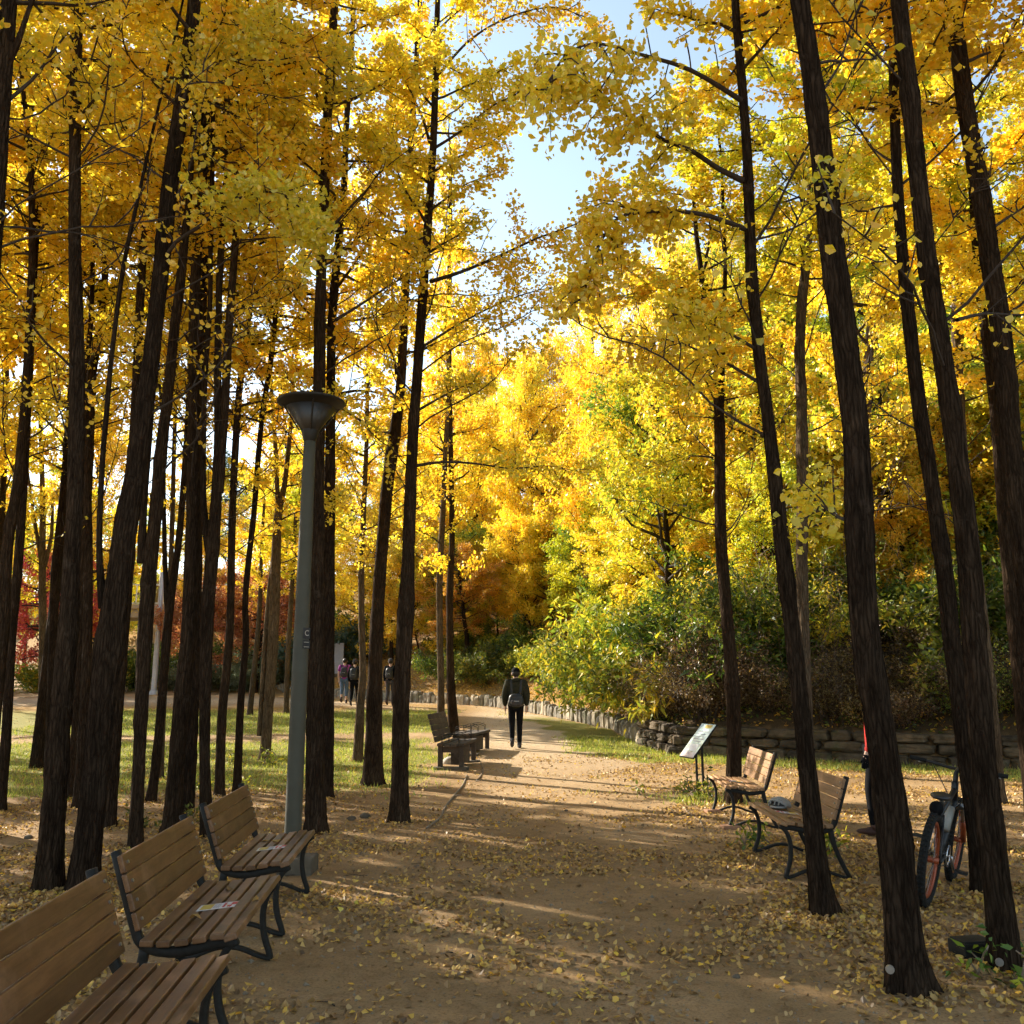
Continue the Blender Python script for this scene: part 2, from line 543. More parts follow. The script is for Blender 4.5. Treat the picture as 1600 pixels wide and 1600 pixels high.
def ground_mat():
    m, nt, out = nmat('packed_earth')
    v = coord(nt)
    n1 = noise(nt, .55, 6, .6, v); n2 = noise(nt, 7, 8, .7, v); n3 = noise(nt, 60, 6, .7, v)
    c = ramp(nt, [(.3, (.225, .142, .066)), (.55, (.32, .21, .104)), (.75, (.42, .295, .165))]); nt.links.new(n1, c.inputs[0])
    r2 = ramp(nt, [(.25, (.66, .62, .58)), (.5, (1, 1, 1)), (.8, (1.16, 1.12, 1.08))]); nt.links.new(n2, r2.inputs[0])
    col = mix(nt, 1.0, c.outputs[0], r2.outputs[0], 'MULTIPLY')
    r3 = ramp(nt, [(.34, (.42, .38, .34)), (.48, (1, 1, 1)), (.7, (1.12, 1.1, 1.06))]); nt.links.new(n3, r3.inputs[0])
    col = mix(nt, .75, col, r3.outputs[0], 'MULTIPLY')
    pal = attr(nt, 'path')
    col = mix(nt, pal, col, mix(nt, 1.0, (.50, .39, .26), r3.outputs[0], 'MULTIPLY'))
    # grass tint where the lawn is
    g = attr(nt, 'grass')
    ng = noise(nt, 1.7, 6, .7, v)
    add = nt.nodes.new('ShaderNodeMath'); add.operation = 'ADD'
    nt.links.new(g, add.inputs[0]); nt.links.new(ng, add.inputs[1])
    gr = ramp(nt, [(.78, (0, 0, 0)), (1.0, (1, 1, 1))])
    sb = nt.nodes.new('ShaderNodeMath'); sb.operation = 'MULTIPLY'; sb.inputs[1].default_value = .72
    nt.links.new(add.outputs[0], sb.inputs[0]); nt.links.new(sb.outputs[0], gr.inputs[0])
    gc = ramp(nt, [(.3, (.13, .13, .025)), (.7, (.26, .22, .055))]); nt.links.new(n2, gc.inputs[0])
    col = mix(nt, gr.outputs[0], col, gc.outputs[0])
    lf = attr(nt, 'litter')
    lc = ramp(nt, [(.3, (.17, .085, .025)), (.7, (.42, .25, .05))]); nt.links.new(n3, lc.inputs[0])
    col = mix(nt, lf, col, lc.outputs[0])
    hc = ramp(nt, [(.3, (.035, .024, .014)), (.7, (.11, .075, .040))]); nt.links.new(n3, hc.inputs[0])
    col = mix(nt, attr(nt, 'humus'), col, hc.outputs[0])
    bm = nt.nodes.new('ShaderNodeMath'); bm.operation = 'MULTIPLY_ADD'; bm.inputs[1].default_value = .35
    nt.links.new(n3, bm.inputs[0]); nt.links.new(n2, bm.inputs[2])
    surf(nt, out, col, .95, bm.outputs[0], .8, .03, 0, .1)
    return m


M['stone'] = stone_mat()
M['stone_pale'] = stone_mat('edging_stone', (.16, .14, .11), (.40, .36, .29))
M['earth'] = ground_mat()


# ------------------------------------------------------------------ terrain
def axis(segs):
    a = []
    for (x0, x1, st) in segs:
        n = max(1, int(round((x1 - x0) / st)))
        a += list(np.linspace(x0, x1, n, endpoint=False))
    a.append(segs[-1][1])
    return np.array(a)


def grass_mask(x, y):
    lawn = np.clip((y - 12.6 - 1.2 * noise2(x, y, .5, 3)) / 2.2, 0, 1) * np.clip((-.9 - x - .045 * (y - 15) + .5 * noise2(x, y, .8, 4)) / .8, 0, 1) \
        * np.clip((33.5 - y + .9 * noise2(x, y, .4, 1)) / 1.2, 0, 1)
    cross = np.exp(-((y - 24.5 - .12 * x - .5 * noise2(x, y, .3, 6)) / 1.0) ** 2)       # trodden track across the lawn
    lawn = lawn * (1 - .85 * cross)
    d = hill_d(x, y)
    strip = np.clip((d + 2.1 + .5 * noise2(x, y, 1.1, 8)) / .8, 0, 1) * (d < 0) * (x > -.5) * np.clip((y - 13) / 2, 0, 1)
    strip = strip * np.clip(1.25 - np.clip((y - 27) / 6, 0, 1), 0, 1)
    patch = np.exp(-(((x - 2.6) / .8) ** 2 + ((y - 13.2) / 1.0) ** 2)) * .9
    return np.clip(lawn + strip + patch, 0, 1)


xs = axis([(-400, -60, 34), (-60, -24, 3), (-24, -9, .5), (-9, 12, .14), (12, 26, .6), (26, 60, 3), (60, 400, 34)])
ys = axis([(-60, -6, 6), (-6, 2, .6), (2, 24, .14), (24, 44, .25), (44, 70, 1.2), (70, 140, 6), (140, 600, 46)])
X, Y = np.meshgrid(xs, ys)
Z = height(X, Y)
D = hill_d(X, Y)
nx, ny = len(xs), len(ys)
co = np.stack([X, Y, Z], -1).reshape(-1, 3)
idx = np.arange(nx * ny).reshape(ny, nx)
quads = np.stack([idx[:-1, :-1], idx[:-1, 1:], idx[1:, 1:], idx[1:, :-1]], -1).reshape(-1, 4)
fd = D.reshape(-1)[quads].mean(1)


def np_mesh(name, co, faces, smooth=True):
    me = bpy.data.meshes.new(name)
    co = np.asarray(co, np.float32); faces = np.asarray(faces, np.int32)
    k = faces.shape[1]
    me.vertices.add(len(co)); me.vertices.foreach_set('co', co.ravel())
    me.loops.add(faces.size); me.loops.foreach_set('vertex_index', faces.ravel())
    me.polygons.add(len(faces))
    me.polygons.foreach_set('loop_start', np.arange(0, faces.size, k, dtype=np.int32))
    me.polygons.foreach_set('use_smooth', np.full(len(faces), smooth))
    me.update(calc_edges=True)
    return me


def sub_mesh(name, sel):
    f = quads[sel]
    u, inv = np.unique(f, return_inverse=True)
    me = np_mesh(name, co[u], inv.reshape(f.shape))
    x = co[u, 0]; y = co[u, 1]; d = hill_d(x, y)
    g = np.where(d > .3, .15 * np.clip(noise2(x, y, .6, 3), 0, 1), grass_mask(x, y))
    lit = np.where(d > .3, np.clip(.55 + .6 * noise2(x, y, .7, 2), .1, 1) * np.clip((y - 24) / 6, 0, 1), 0)
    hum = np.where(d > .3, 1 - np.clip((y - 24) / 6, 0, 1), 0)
    lit = np.maximum(lit, np.clip((y - 31) / 4, 0, 1) * np.exp(-((d + 1.2) / .8) ** 2) * .8)
    lit = np.maximum(lit, np.exp(-((y - 33.5) / 1.3) ** 2) * (x < -6) * .8)
    pth = np.exp(-((y - 38.5) / 3.0) ** 2) * (x < -3) * .8
    pth = np.maximum(pth, np.clip((y - 12) / 12, 0, 1) * np.clip((1.9 - abs(x - .9 + .05 * (y - 20))) / .8, 0, 1) * .75)
    pth = pth * (d < -.2)
    for n, a in (('grass', g), ('litter', lit), ('path', pth), ('humus', hum)):
        at = me.attributes.new(n, 'FLOAT', 'POINT')
        at.data.foreach_set('value', a.astype(np.float32))
    return me


tag(link('ground', sub_mesh('ground', fd <= .3), M['earth']), kind='structure')
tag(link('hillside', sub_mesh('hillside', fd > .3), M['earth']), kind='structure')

# ------------------------------------------------------------------ leaves
LEAF = {  # outline in (along, across, lift)
    'fan': [(0, 0, 0), (.62, .60, .14), (1, .24, .02), (1, -.24, -.02), (.62, -.60, .14)],
    'oval': [(0, 0, 0), (.35, .24, .04), (1, 0, -.06), (.35, -.24, .04)],
    'long': [(0, 0, 0), (.4, .15, .05), (1, 0, -.14), (.4, -.15, .05)],
    'maple': [(0, 0, 0), (.5, .5, .05), (1, 0, -.05), (.5, -.5, .05)],
    'blade': [(0, .08, 0), (1, 0, 0), (0, -.08, 0)],
}


def unit(a):
    return a / np.maximum(np.linalg.norm(a, axis=1, keepdims=True), 1e-9)


def leaf_mesh(name, pos, nrm, size, rng, shape='fan', along=None, rnd=None):
    n = len(pos)
    nrm = unit(nrm)
    if along is None: along = rng.normal(size=(n, 3)) + np.array([0, 0, -.35])
    u = unit(along - nrm * (along * nrm).sum(1, keepdims=True))
    v = np.cross(nrm, u)
    sh = np.array(LEAF[shape])
    sz = np.asarray(size).reshape(-1, 1, 1) * np.ones((n, 1, 1))
    lift = sh[None, :, 2:3] * rng.uniform(-.5, 2.6, (n, 1, 1))
    P = pos[:, None, :] + sz * (sh[None, :, 0:1] * u[:, None, :] + sh[None, :, 1:2] * v[:, None, :] + lift * nrm[:, None, :])
    k = len(sh)
    me = np_mesh(name, P.reshape(-1, 3), np.arange(n * k).reshape(n, k), False)
    if rnd is None: rnd = rng.random(n)
    at = me.attributes.new('rnd', 'FLOAT', 'FACE')
    at.data.foreach_set('value', np.asarray(rnd, np.float32))
    return me


class Crown:
    def __init__(s, seed):
        s.rng = np.random.default_rng(seed)
        s.mb = MB()
        s.P = []; s.N = []; s.A = []; s.R = []

    def leaves(s, pts, spread, tone):
        rng = s.rng
        n = len(pts)
        off = rng.normal(size=(n, 3)) * spread
        s.P.append(pts + off)
        nr = rng.normal(size=(n, 3)) * .75 + np.array([0, 0, .65])
        s.N.append(nr)
        s.A.append(unit(off + 1e-6) + rng.normal(size=(n, 3)) * .5 + np.array([0, 0, -.35]))
        s.R.append(np.clip(tone + rng.normal(size=n) * .2, 0, 1))

    def limb(s, p0, d0, length, r0, nleaf, up=.25, twigs=8, wob=.12, tl=.36, leaf_from=.25, tuft=5, spread=.045, droop=0.0):
        rng = s.rng
        d = Vector(d0).normalized()
        pts = [Vector(p0)]
        m = 8
        for i in range(m):
            t = i / m
            d = (d + Vector((rng.normal() * wob, rng.normal() * wob, rng.normal() * wob + up * .16 - droop * t * .3))).normalized()
            pts.append(pts[-1] + d * (length / m))
        s.poly(pts, r0, nleaf, twigs, tl, leaf_from, tuft, spread)

    def poly(s, pts, r0, nleaf, twigs=8, tl=.36, leaf_from=.25, tuft=5, spread=.045, r1=.004, hang=0.0):
        rng = s.rng
        pts = [Vector(p) for p in pts]
        L = [0]
        for a, b in zip(pts[:-1], pts[1:]): L.append(L[-1] + (b - a).length)
        tot = L[-1]
        s.mb.tube(pts, [r0 + (r1 - r0) * (l / tot) ** .8 for l in L], 6, False)

        def sample(t):
            x = t * tot
            for i in range(len(pts) - 1):
                if x <= L[i + 1] or i == len(pts) - 2:
                    f = (x - L[i]) / max(L[i + 1] - L[i], 1e-6)
                    return pts[i].lerp(pts[i + 1], f), (pts[i + 1] - pts[i]).normalized()
        spine = []
        for k in range(twigs):
            t = leaf_from + (1 - leaf_from) * ((k + rng.random()) / twigs)
            p, d = sample(min(t, .999))
            side = Vector(rng.normal(size=3)); side = (side - d * side.dot(d)).normalized()
            q = (d * rng.uniform(.2, .9) + side * 1.0 + Vector((0, 0, .12))).normalized()
            ln = tl * tot * rng.uniform(.45, 1.15) * (1.15 - .6 * t)
            a = p; tp = [a]
            for j in range(3):
                q = (q + Vector(rng.normal(size=3)) * .16 + Vector((0, 0, .04 - hang))).normalized()
                a = a + q * (ln / 3); tp.append(a)
            s.mb.tube(tp, [.0075, .006, .0045, .003], 4, False)
            for j in range(3):
                for f in np.linspace(.15, 1, 5): spine.append(tp[j].lerp(tp[j + 1], f))
        for t in np.linspace(leaf_from, 1, 18): spine.append(sample(min(t, .999))[0])
        spine = np.array([tuple(v) for v in spine])
        nt = max(1, int(nleaf / tuft))
        w = rng.integers(0, len(spine), nt)
        cen = spine[w] + rng.normal(size=(nt, 3)) * .035
        tone = np.clip(.5 + rng.normal() * .16 + rng.normal(size=nt) * .12, 0, 1)
        s.leaves(np.repeat(cen, tuft, 0), spread, np.repeat(tone, tuft))

    def meshes(s, name, size, shape='fan', jitter=.25):
        P = np.concatenate(s.P); N = np.concatenate(s.N); A = np.concatenate(s.A); Rn = np.concatenate(s.R)
        sz = size * (1 + s.rng.normal(size=len(P)) * jitter).clip(.5, 1.6)
        return s.mb.mesh(name + '_branches', True), leaf_mesh(name + '_crown', P, N, sz, s.rng, shape, A, Rn)


def ginkgo_variant(seed, L=8.6, rad=1.9, nleaf=32000, nlimb=40, low=.0, leaf=.052):
    c = Crown(seed)
    rng = c.rng
    az = rng.random() * 6.28
    for i in range(nlimb):
        t = low + (1 - low) * (i + rng.random() * .8) / nlimb
        z = t * L
        az += 2.4 + rng.normal() * .4
        prof = (0.55 + 1.1 * t) if t < .35 else (.95 - .9 * (t - .35) / .65 * .9)
        ln = rad * max(.3, prof) * rng.uniform(.75, 1.25)
        el = rng.uniform(.05, .6) + .5 * max(0, t - .5)
        d = (math.cos(az), math.sin(az), el)
        c.limb((0, 0, z), d, ln, .012 + .011 * ln * (1 - .5 * t), nleaf / nlimb * (ln / rad) ** 1.2 * (.7 if t < .12 else 1.15), .2, 9)
    return c.meshes('ginkgo_tree', leaf)


SPARSE = [ginkgo_variant(15, nleaf=17000, nlimb=32), ginkgo_variant(16, rad=2.1, nleaf=19000, nlimb=34), ginkgo_variant(17, rad=1.7, nleaf=16000, nlimb=30)]
VAR = [ginkgo_variant(11), ginkgo_variant(12, rad=2.1), ginkgo_variant(13, rad=1.7, nlimb=36), ginkgo_variant(14, rad=2.0, nleaf=34000)]


def broad_variant(seed, L=6.0, rad=2.6, nleaf=26000, nlimb=46, leaf=.10, shape='oval', name='tree', tuft=5, flat=.2):
    c = Crown(seed)
    rng = c.rng
    az = 0
    for i in range(nlimb):
        t = (i + rng.random()) / nlimb
        az += 2.4 + rng.normal() * .5
        ln = rad * math.sqrt(max(.08, 1 - (1.7 * t - .75) ** 2)) * rng.uniform(.7, 1.2)
        d = (math.cos(az), math.sin(az), rng.uniform(-.05, .5) + flat)
        c.limb((0, 0, t * L), d, ln, .014 + .012 * ln, nleaf / nlimb * (ln / rad) ** 1.3 * 1.4, .1, 9, .2, .4, .3, tuft, .07)
    return c.meshes(name, leaf, shape)


BROAD = [broad_variant(21), broad_variant(22, rad=2.9, L=6.6), broad_variant(23, rad=2.3, L=5.4)]
MAPLE = [broad_variant(31, L=3.6, rad=2.4, nleaf=17000, nlimb=34, leaf=.085, shape='maple', flat=.1), broad_variant(32, L=4.0, rad=2.7, nleaf=18000, nlimb=34, leaf=.085, shape='maple', flat=.05)]


def shrub_variant(seed, rad=1.0, hgt=1.5, stems=16, nleaf=5200, leaf=.12, shape='oval', lean=.5, tuft=4, spread=.07, twigs=6, lf=.25):
    c = Crown(seed)
    rng = c.rng
    for i in range(stems):
        a = rng.random() * 6.28
        d = (math.cos(a) * lean, math.sin(a) * lean, 1)
        c.limb((rng.normal() * .2 * rad, rng.normal() * .2 * rad, -.05), d, hgt * rng.uniform(.6, 1.25), .010, nleaf / stems, -.1, twigs, .16, .45, lf, tuft, spread, .9)
    return c.meshes('shrub', leaf, shape)


SHRUB_LONG = [shrub_variant(41, leaf=.17, shape='long', hgt=1.9, stems=18, nleaf=6500, lean=.7), shrub_variant(42, leaf=.16, shape='long', hgt=2.2, nleaf=6500, lean=.6)]
SHRUB_OVAL = [shrub_variant(43, leaf=.10, nleaf=7000, hgt=1.5, lean=.6), shrub_variant(44, leaf=.11, nleaf=7000, hgt=1.9, lean=.5)]
SHRUB_DRY = [shrub_variant(45, leaf=.05, nleaf=7000, hgt=1.4, stems=26, lean=.65, twigs=8), shrub_variant(46, leaf=.055, nleaf=6000, hgt=1.7, stems=26, lean=.5, twigs=8)]
SHRUB_STEM = [shrub_variant(47, leaf=.07, nleaf=1500, hgt=2.9, stems=10, lean=.32, twigs=5, lf=.55)]
SPROUT = shrub_variant(48, leaf=.06, nleaf=260, hgt=.24, stems=8, lean=.7, twigs=3, spread=.03)


# ------------------------------------------------------------------ traced trees
def smooth_pts(pts, n):
    """Catmull-Rom through (Vector, radius)"""
    out = []
    m = len(pts)
    for i in range(m - 1):
        p0 = pts[max(i - 1, 0)]; p1 = pts[i]; p2 = pts[i + 1]; p3 = pts[min(i + 2, m - 1)]
        seg = max(1, int(round((p2[0] - p1[0]).length / n)))
        for k in range(seg):
            t = k / seg
            q = .5 * ((2 * p1[0]) + (p2[0] - p0[0]) * t + (2 * p0[0] - 5 * p1[0] + 4 * p2[0] - p3[0]) * t * t + (3 * p1[0] - p0[0] - 3 * p2[0] + p3[0]) * t ** 3)
            out.append((q, p1[1] + (p2[1] - p1[1]) * t))
    out.append(pts[-1])
    return out


def trunk_mesh(name, pr, seed, sides=20, ridges=.04, knots=True):
    rng = np.random.default_rng(seed)
    P = np.array([tuple(p) for p, r in pr]); Rr = np.array([r for p, r in pr])
    m = len(P)
    T = np.gradient(P, axis=0); T = unit(T)
    ref = np.tile(np.array([0., 1., 0.]), (m, 1)); ref = unit(ref - T * (ref * T).sum(1, keepdims=True))
    bi = np.cross(T, ref)
    a = np.linspace(0, 2 * np.pi, sides, endpoint=False)
    z = P[:, 2:3]
    ph = rng.random(6) * 6.28
    mod = 1 + ridges * (.6 * np.sin(5 * a + ph[0] + 1.1 * np.sin(z * 1.3 + ph[1])) + .5 * np.sin(9 * a + ph[2] + 1.4 * np.sin(z * 2.1)) * np.sin(z * 3.1 + ph[3])
                        + .5 * np.sin(3 * a + ph[4] + z * .9)) + rng.normal(size=(m, sides)) * .012
    if sides > 40:      # furrowed bark on the near trunks
        for kf, am in ((15, .050), (22, .042), (31, .024)):
            w_ = np.sin(kf * a + ph[0] * kf + 2.6 * np.sin(z * (1.1 + kf * .05) + ph[1] * 3) + 1.6 * np.sin(z * 4.3 + ph[2] + 2 * np.sin(a)) + .9 * np.sin(z * 11 + 3 * a + ph[5]))
            mod = mod + am * (1 - 2 * np.abs(w_)) * (.6 + .4 * np.sin(z * 7 + 4 * a + ph[3]))
    zb = z - z.min() - .25      # root flare with lobes
    mod = mod + np.exp(-np.clip(zb, 0, 9) / .10) * (.16 + .16 * np.sin(5 * a + ph[4]) + .10 * np.sin(8 * a + ph[1]))
    if knots:
        for k in range(5):
            zc = rng.uniform(.5, 6); ac = rng.random() * 6.28
            mod = mod + .14 * np.exp(-((z - zc) / .09) ** 2) * (.5 + .5 * np.exp(2 * (np.cos(a - ac) - 1)))
    V = P[:, None, :] + Rr[:, None, None] * mod[:, :, None] * (np.cos(a)[None, :, None] * ref[:, None, :] + np.sin(a)[None, :, None] * bi[:, None, :])
    i = np.arange(m * sides).reshape(m, sides)
    f = np.stack([i[:-1], np.roll(i, -1, 1)[:-1], np.roll(i, -1, 1)[1:], i[1:]], -1).reshape(-1, 4)
    return np_mesh(name, V.reshape(-1, 3), f)


def px_poly(trace, Y):
    out = []
    for (px, py, w) in trace:
        p = at_y(px, py, Y)
        out.append((p, .455 * w * (p - cam.location).dot(FWD) / F))
    return out


TREES = {}; TRACE = {}


def traced(key, trace, label, forks=(), H=13.0, cb=4.3, var=None, mat='bark', leaf='ginkgo', cs=1.0, crown=True, Y=None, group='ginkgo trees of the grove', name='ginkgo_tree'):
    b = gp(trace[0][0], trace[0][1]) if Y is None else at_y(trace[0][0], trace[0][1], Y)
    Yb = b.y
    seed = sum(ord(ch) for ch in key) * 7 + len(trace)
    if Yb < 12.5 and H >= 12: cb = 6.6; cs = cs * .9
    elif Yb < 16: cb = max(cb, 5.4)
    rng = random.Random(seed)
    t = tag(empty(name, b), label, 'tree', group)
    pr = px_poly(trace, Yb)
    g0 = gz(pr[0][0].x, Yb)
    pr[0] = (Vector((pr[0][0].x, Yb, g0)), pr[0][1] * 1.04)
    # foot goes a little below the ground, slightly flared
    pr.insert(0, (pr[0][0] + Vector((0, 0, -.25)), pr[0][1] * 1.12))
    last, prev = pr[-1], pr[-3]
    dirn = (last[0] - prev[0]).normalized()
    top = last[0]; r = last[1]
    H = max(H, top.z + 1.5)
    n = 5
    for k in range(1, n + 1):
        dirn = (dirn + Vector((rng.uniform(-.05, .05), rng.uniform(-.05, .05), .05))).normalized()
        pr.append((top + dirn * ((H - top.z) * k / n), max(.012, r * (1 - .9 * k / n))))
    sides = 84 if Yb < 9 else (44 if Yb < 12 else (18 if Yb < 18 else 12))
    sp = smooth_pts(pr, .03 if Yb < 9 else (.05 if Yb < 12 else .12))
    me = trunk_mesh(name + '_trunk', [(p - b, r_) for p, r_ in sp], seed, sides)
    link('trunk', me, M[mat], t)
    for fk in forks:
        fp = px_poly(fk, Yb)
        d2 = (fp[-1][0] - fp[-2][0]).normalized()
        tp = fp[-1][0]; r2 = fp[-1][1]
        for k in range(1, 4):
            d2 = (d2 + Vector((rng.uniform(-.1, .1), rng.uniform(-.1, .1), .08))).normalized()
            fp.append((tp + d2 * (max(2.0, (H - 1.5 - tp.z)) * k / 3), max(.008, r2 * (1 - .85 * k / 3))))
        link('limb', trunk_mesh(name + '_limb', [(p - b, r_) for p, r_ in smooth_pts(fp, .15)], seed + 5, 10, .03, False), M[mat], t)
    if crown:
        # crown axis follows the trunk
        def at_z(z):
            for (p, _), (q, _) in zip(pr[:-1], pr[1:]):
                if q.z >= z: return p.lerp(q, (z - p.z) / max(1e-6, q.z - p.z))
            return pr[-1][0]
        p0 = at_z(cb + g0); p1 = at_z(H - .6)
        ax = (p1 - p0)
        v = SPARSE[seed % len(SPARSE)] if key[0] == 'T' else VAR[seed % len(VAR)]
        qt = Vector((0, 0, 1)).rotation_difference(ax.normalized()) @ Quaternion((0, 0, 1), rng.random() * 6.28)
        sc = (cs, cs, ax.length / 8.6)
        for nm, mm, mt in (('branches', v[0], M['branch']), ('crown', v[1], M[leaf])):
            if not mm.materials: mm.materials.append(mt)
            o = link(nm, mm, None, t)
            o.location = p0 - b
            o.rotation_mode = 'QUATERNION'; o.rotation_quaternion = qt
            o.scale = sc
            if mm.materials[0] != mt:
                o.material_slots[0].link = 'OBJECT'; o.material_slots[0].material = mt
    TREES[key] = (t, Yb); TRACE[key] = pr
    return t


def feature(key, trace, r0, nleaf, dy=0.0, seed=1, twigs=10, tl=.3, leaf_from=.2, leaf='ginkgo', size=.042, hang=0.0):
    """a limb of a traced tree that the photo shows clearly, with its own leaves"""
    t, Yb = TREES[key]
    c = Crown(seed)
    n = len(trace)
    pts = [at_y(px, py, Yb + dy * i / max(1, n - 1)) - t.location for i, (px, py) in enumerate(trace)]
    sp = [p for p, _ in smooth_pts([(p, 0) for p in pts], .15)]
    c.poly(sp, r0, max(nleaf * 1.6, 10), int(twigs * 1.6), tl, leaf_from, 5, .05, hang=.55 if key == 'R2' else .1)
    b, l = c.meshes('limb', size)
    lb = link('limb', b, M['branch'], t)
    if nleaf > 10: link('leaves', l, M[leaf], lb)


# left grove, from the left edge of the photo to the path
traced('T1', [(-95, 1440, 40), (-40, 800, 34), (-8, 300, 30), (2, 150, 30), (12, 0, 30)], 'thick ginkgo cut by the left edge of the picture, showing only its forked upper trunk',
       [[(4, 110, 16), (26, 70, 9), (40, 30, 8), (55, -10, 7)]], cb=5.6)
traced('T2', [(0, 1268, 17), (10, 1150, 16), (18, 1000, 15), (27, 900, 15), (35, 780, 14), (42, 620, 16), (50, 480, 13), (53, 400, 14), (60, 300, 12), (65, 200, 10)],
       'ginkgo on the left edge with its foot just inside the frame', [[(62, 300, 9), (72, 240, 8), (76, 150, 7)]])
traced('T3', [(-30, 1300, 24), (2, 1000, 22), (12, 850, 18), (28, 750, 16), (40, 620, 14), (47, 480, 12), (50, 380, 11)], 'ginkgo on the left edge overlapping its neighbour, foot outside the frame')
traced('T4', [(-12, 1180, 12), (5, 750, 10), (8, 640, 10), (13, 480, 9), (20, 400, 9), (33, 260, 9), (45, 200, 9), (60, 60, 9)], 'slender ginkgo stem near the left edge, leaning right at the top')
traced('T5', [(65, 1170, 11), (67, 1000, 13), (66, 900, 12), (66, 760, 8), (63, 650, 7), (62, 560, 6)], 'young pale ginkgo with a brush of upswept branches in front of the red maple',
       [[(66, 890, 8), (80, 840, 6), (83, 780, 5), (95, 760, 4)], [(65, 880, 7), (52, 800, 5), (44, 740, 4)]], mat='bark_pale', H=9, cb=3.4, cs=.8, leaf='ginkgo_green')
traced('T6', [(75, 1215, 13), (80, 1100, 15), (83, 1000, 16), (86, 900, 14), (100, 760, 12), (112, 600, 11)], 'thin ginkgo half hidden behind the big trunk at the far left')
traced('T7', [(75, 1388, 46), (85, 1250, 36), (92, 1150, 34), (105, 1000, 34), (112, 870, 26), (116, 800, 26), (120, 600, 25), (117, 400, 20), (117, 250, 19), (119, 100, 19), (122, 0, 18)],
       'thick straight ginkgo, left one of the two big trunks behind the nearest bench', cb=5.2)
traced('T8', [(110, 1248, 12), (120, 1100, 13), (130, 900, 14), (138, 750, 14), (144, 600, 13), (147, 570, 12), (160, 480, 11), (168, 370, 11), (175, 280, 10), (181, 200, 9), (185, 80, 8)],
       'slim ginkgo showing as a strip between the two big left trunks')
traced('T9', [(120, 1262, 15), (133, 1100, 17), (138, 900, 15), (137, 750, 11), (134, 600, 9), (142, 500, 8), (146, 380, 7), (153, 220, 6)], 'ginkgo with a thin top standing close behind the big leaning trunk')
traced('T10', [(130, 1392, 50), (145, 1250, 41), (158, 1120, 42), (172, 1000, 45), (186, 900, 38), (199, 810, 38), (212, 740, 33), (224, 650, 31), (233, 590, 28), (243, 500, 26), (254, 400, 26), (264, 300, 27), (278, 200, 25), (292, 100, 23), (304, 0, 21)],
       'thickest ginkgo of the left grove, crooked and leaning right behind the nearest bench',
       [[(160, 950, 12), (155, 850, 10), (160, 720, 9), (167, 640, 9), (172, 580, 8), (185, 470, 8), (198, 390, 7), (218, 300, 6), (240, 200, 5)]], cb=5.4)
traced('T11', [(168, 1292, 26), (178, 1150, 24), (190, 1000, 22), (202, 850, 20), (209, 700, 17), (214, 590, 15), (219, 470, 14), (223, 400, 13), (229, 300, 14), (238, 200, 12), (241, 100, 11), (244, 0, 10)],
       'straight ginkgo tight behind the thickest leaning trunk')
traced('T12', [(211, 1325, 24), (218, 1180, 20), (226, 1000, 25), (233, 900, 24), (243, 800, 21), (252, 700, 20), (262, 620, 17), (272, 520, 16), (281, 450, 16), (288, 380, 14), (296, 300, 10), (302, 200, 9), (310, 80, 8)],
       'ginkgo behind the top rail of the second bench, forked at mid height', [[(222, 880, 13), (224, 800, 12), (232, 700, 10), (239, 600, 9), (243, 480, 8)]])
traced('T13', [(236, 1252, 17), (245, 1180, 15), (256, 1050, 14), (264, 960, 15), (272, 900, 12), (280, 840, 11), (288, 740, 10), (296, 600, 9), (300, 450, 8)],
       'brown leaning ginkgo forked like a Y beside the trunk behind the second bench', [[(263, 955, 9), (258, 880, 8), (256, 780, 7), (254, 650, 6)]])
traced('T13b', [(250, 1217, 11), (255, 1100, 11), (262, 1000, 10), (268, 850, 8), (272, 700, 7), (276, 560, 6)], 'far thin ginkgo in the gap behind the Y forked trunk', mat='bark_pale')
traced('T14', [(268, 1305, 32), (275, 1200, 27), (285, 1080, 27), (294, 1000, 26), (298, 900, 24), (302, 800, 23), (303, 700, 21), (303, 600, 19), (303, 500, 18), (307, 400, 17), (314, 300, 16), (320, 200, 15), (327, 100, 15), (332, 0, 14)],
       'thick upright ginkgo with its foot at the far end of the second bench back', cb=4.8)
traced('T15', [(292, 1273, 23), (298, 1150, 22), (305, 1000, 20), (308, 850, 17), (312, 600, 14), (325, 300, 11), (335, 0, 9)], 'ginkgo showing as a dark strip right behind the upright trunk by the second bench')
traced('T16', [(323, 1308, 23), (320, 1200, 18), (321, 1080, 19), (325, 950, 22), (333, 850, 23), (338, 770, 18), (341, 680, 14), (340, 590, 12), (342, 470, 11), (345, 400, 11), (352, 300, 9), (357, 200, 8), (365, 80, 7)],
       'ginkgo with three upright limbs rising behind the third bench',
       [[(340, 770, 15), (350, 660, 14), (355, 560, 14), (361, 470, 13), (367, 390, 12), (373, 300, 11), (380, 200, 10), (388, 60, 9)],
        [(328, 870, 13), (318, 790, 11), (318, 700, 9), (320, 600, 9), (328, 480, 8), (329, 400, 8), (332, 250, 8), (334, 100, 6)]])
traced('T17', [(343, 1243, 17), (347, 1120, 15), (358, 1000, 14), (361, 900, 12), (363, 800, 12), (368, 700, 12), (374, 610, 11), (384, 540, 10), (390, 470, 9), (392, 380, 8), (396, 200, 7)],
       'slim ginkgo with a bent foot just left of the third bench back')
traced('T18', [(370, 1237, 14), (376, 1100, 12), (384, 1000, 11), (383, 940, 10), (388, 880, 10), (397, 800, 9), (403, 720, 9), (411, 640, 9), (423, 565, 9), (432, 480, 9), (442, 400, 8), (452, 300, 7), (460, 200, 6)],
       'slenderest ginkgo of the front grove, leaning right above the third bench')
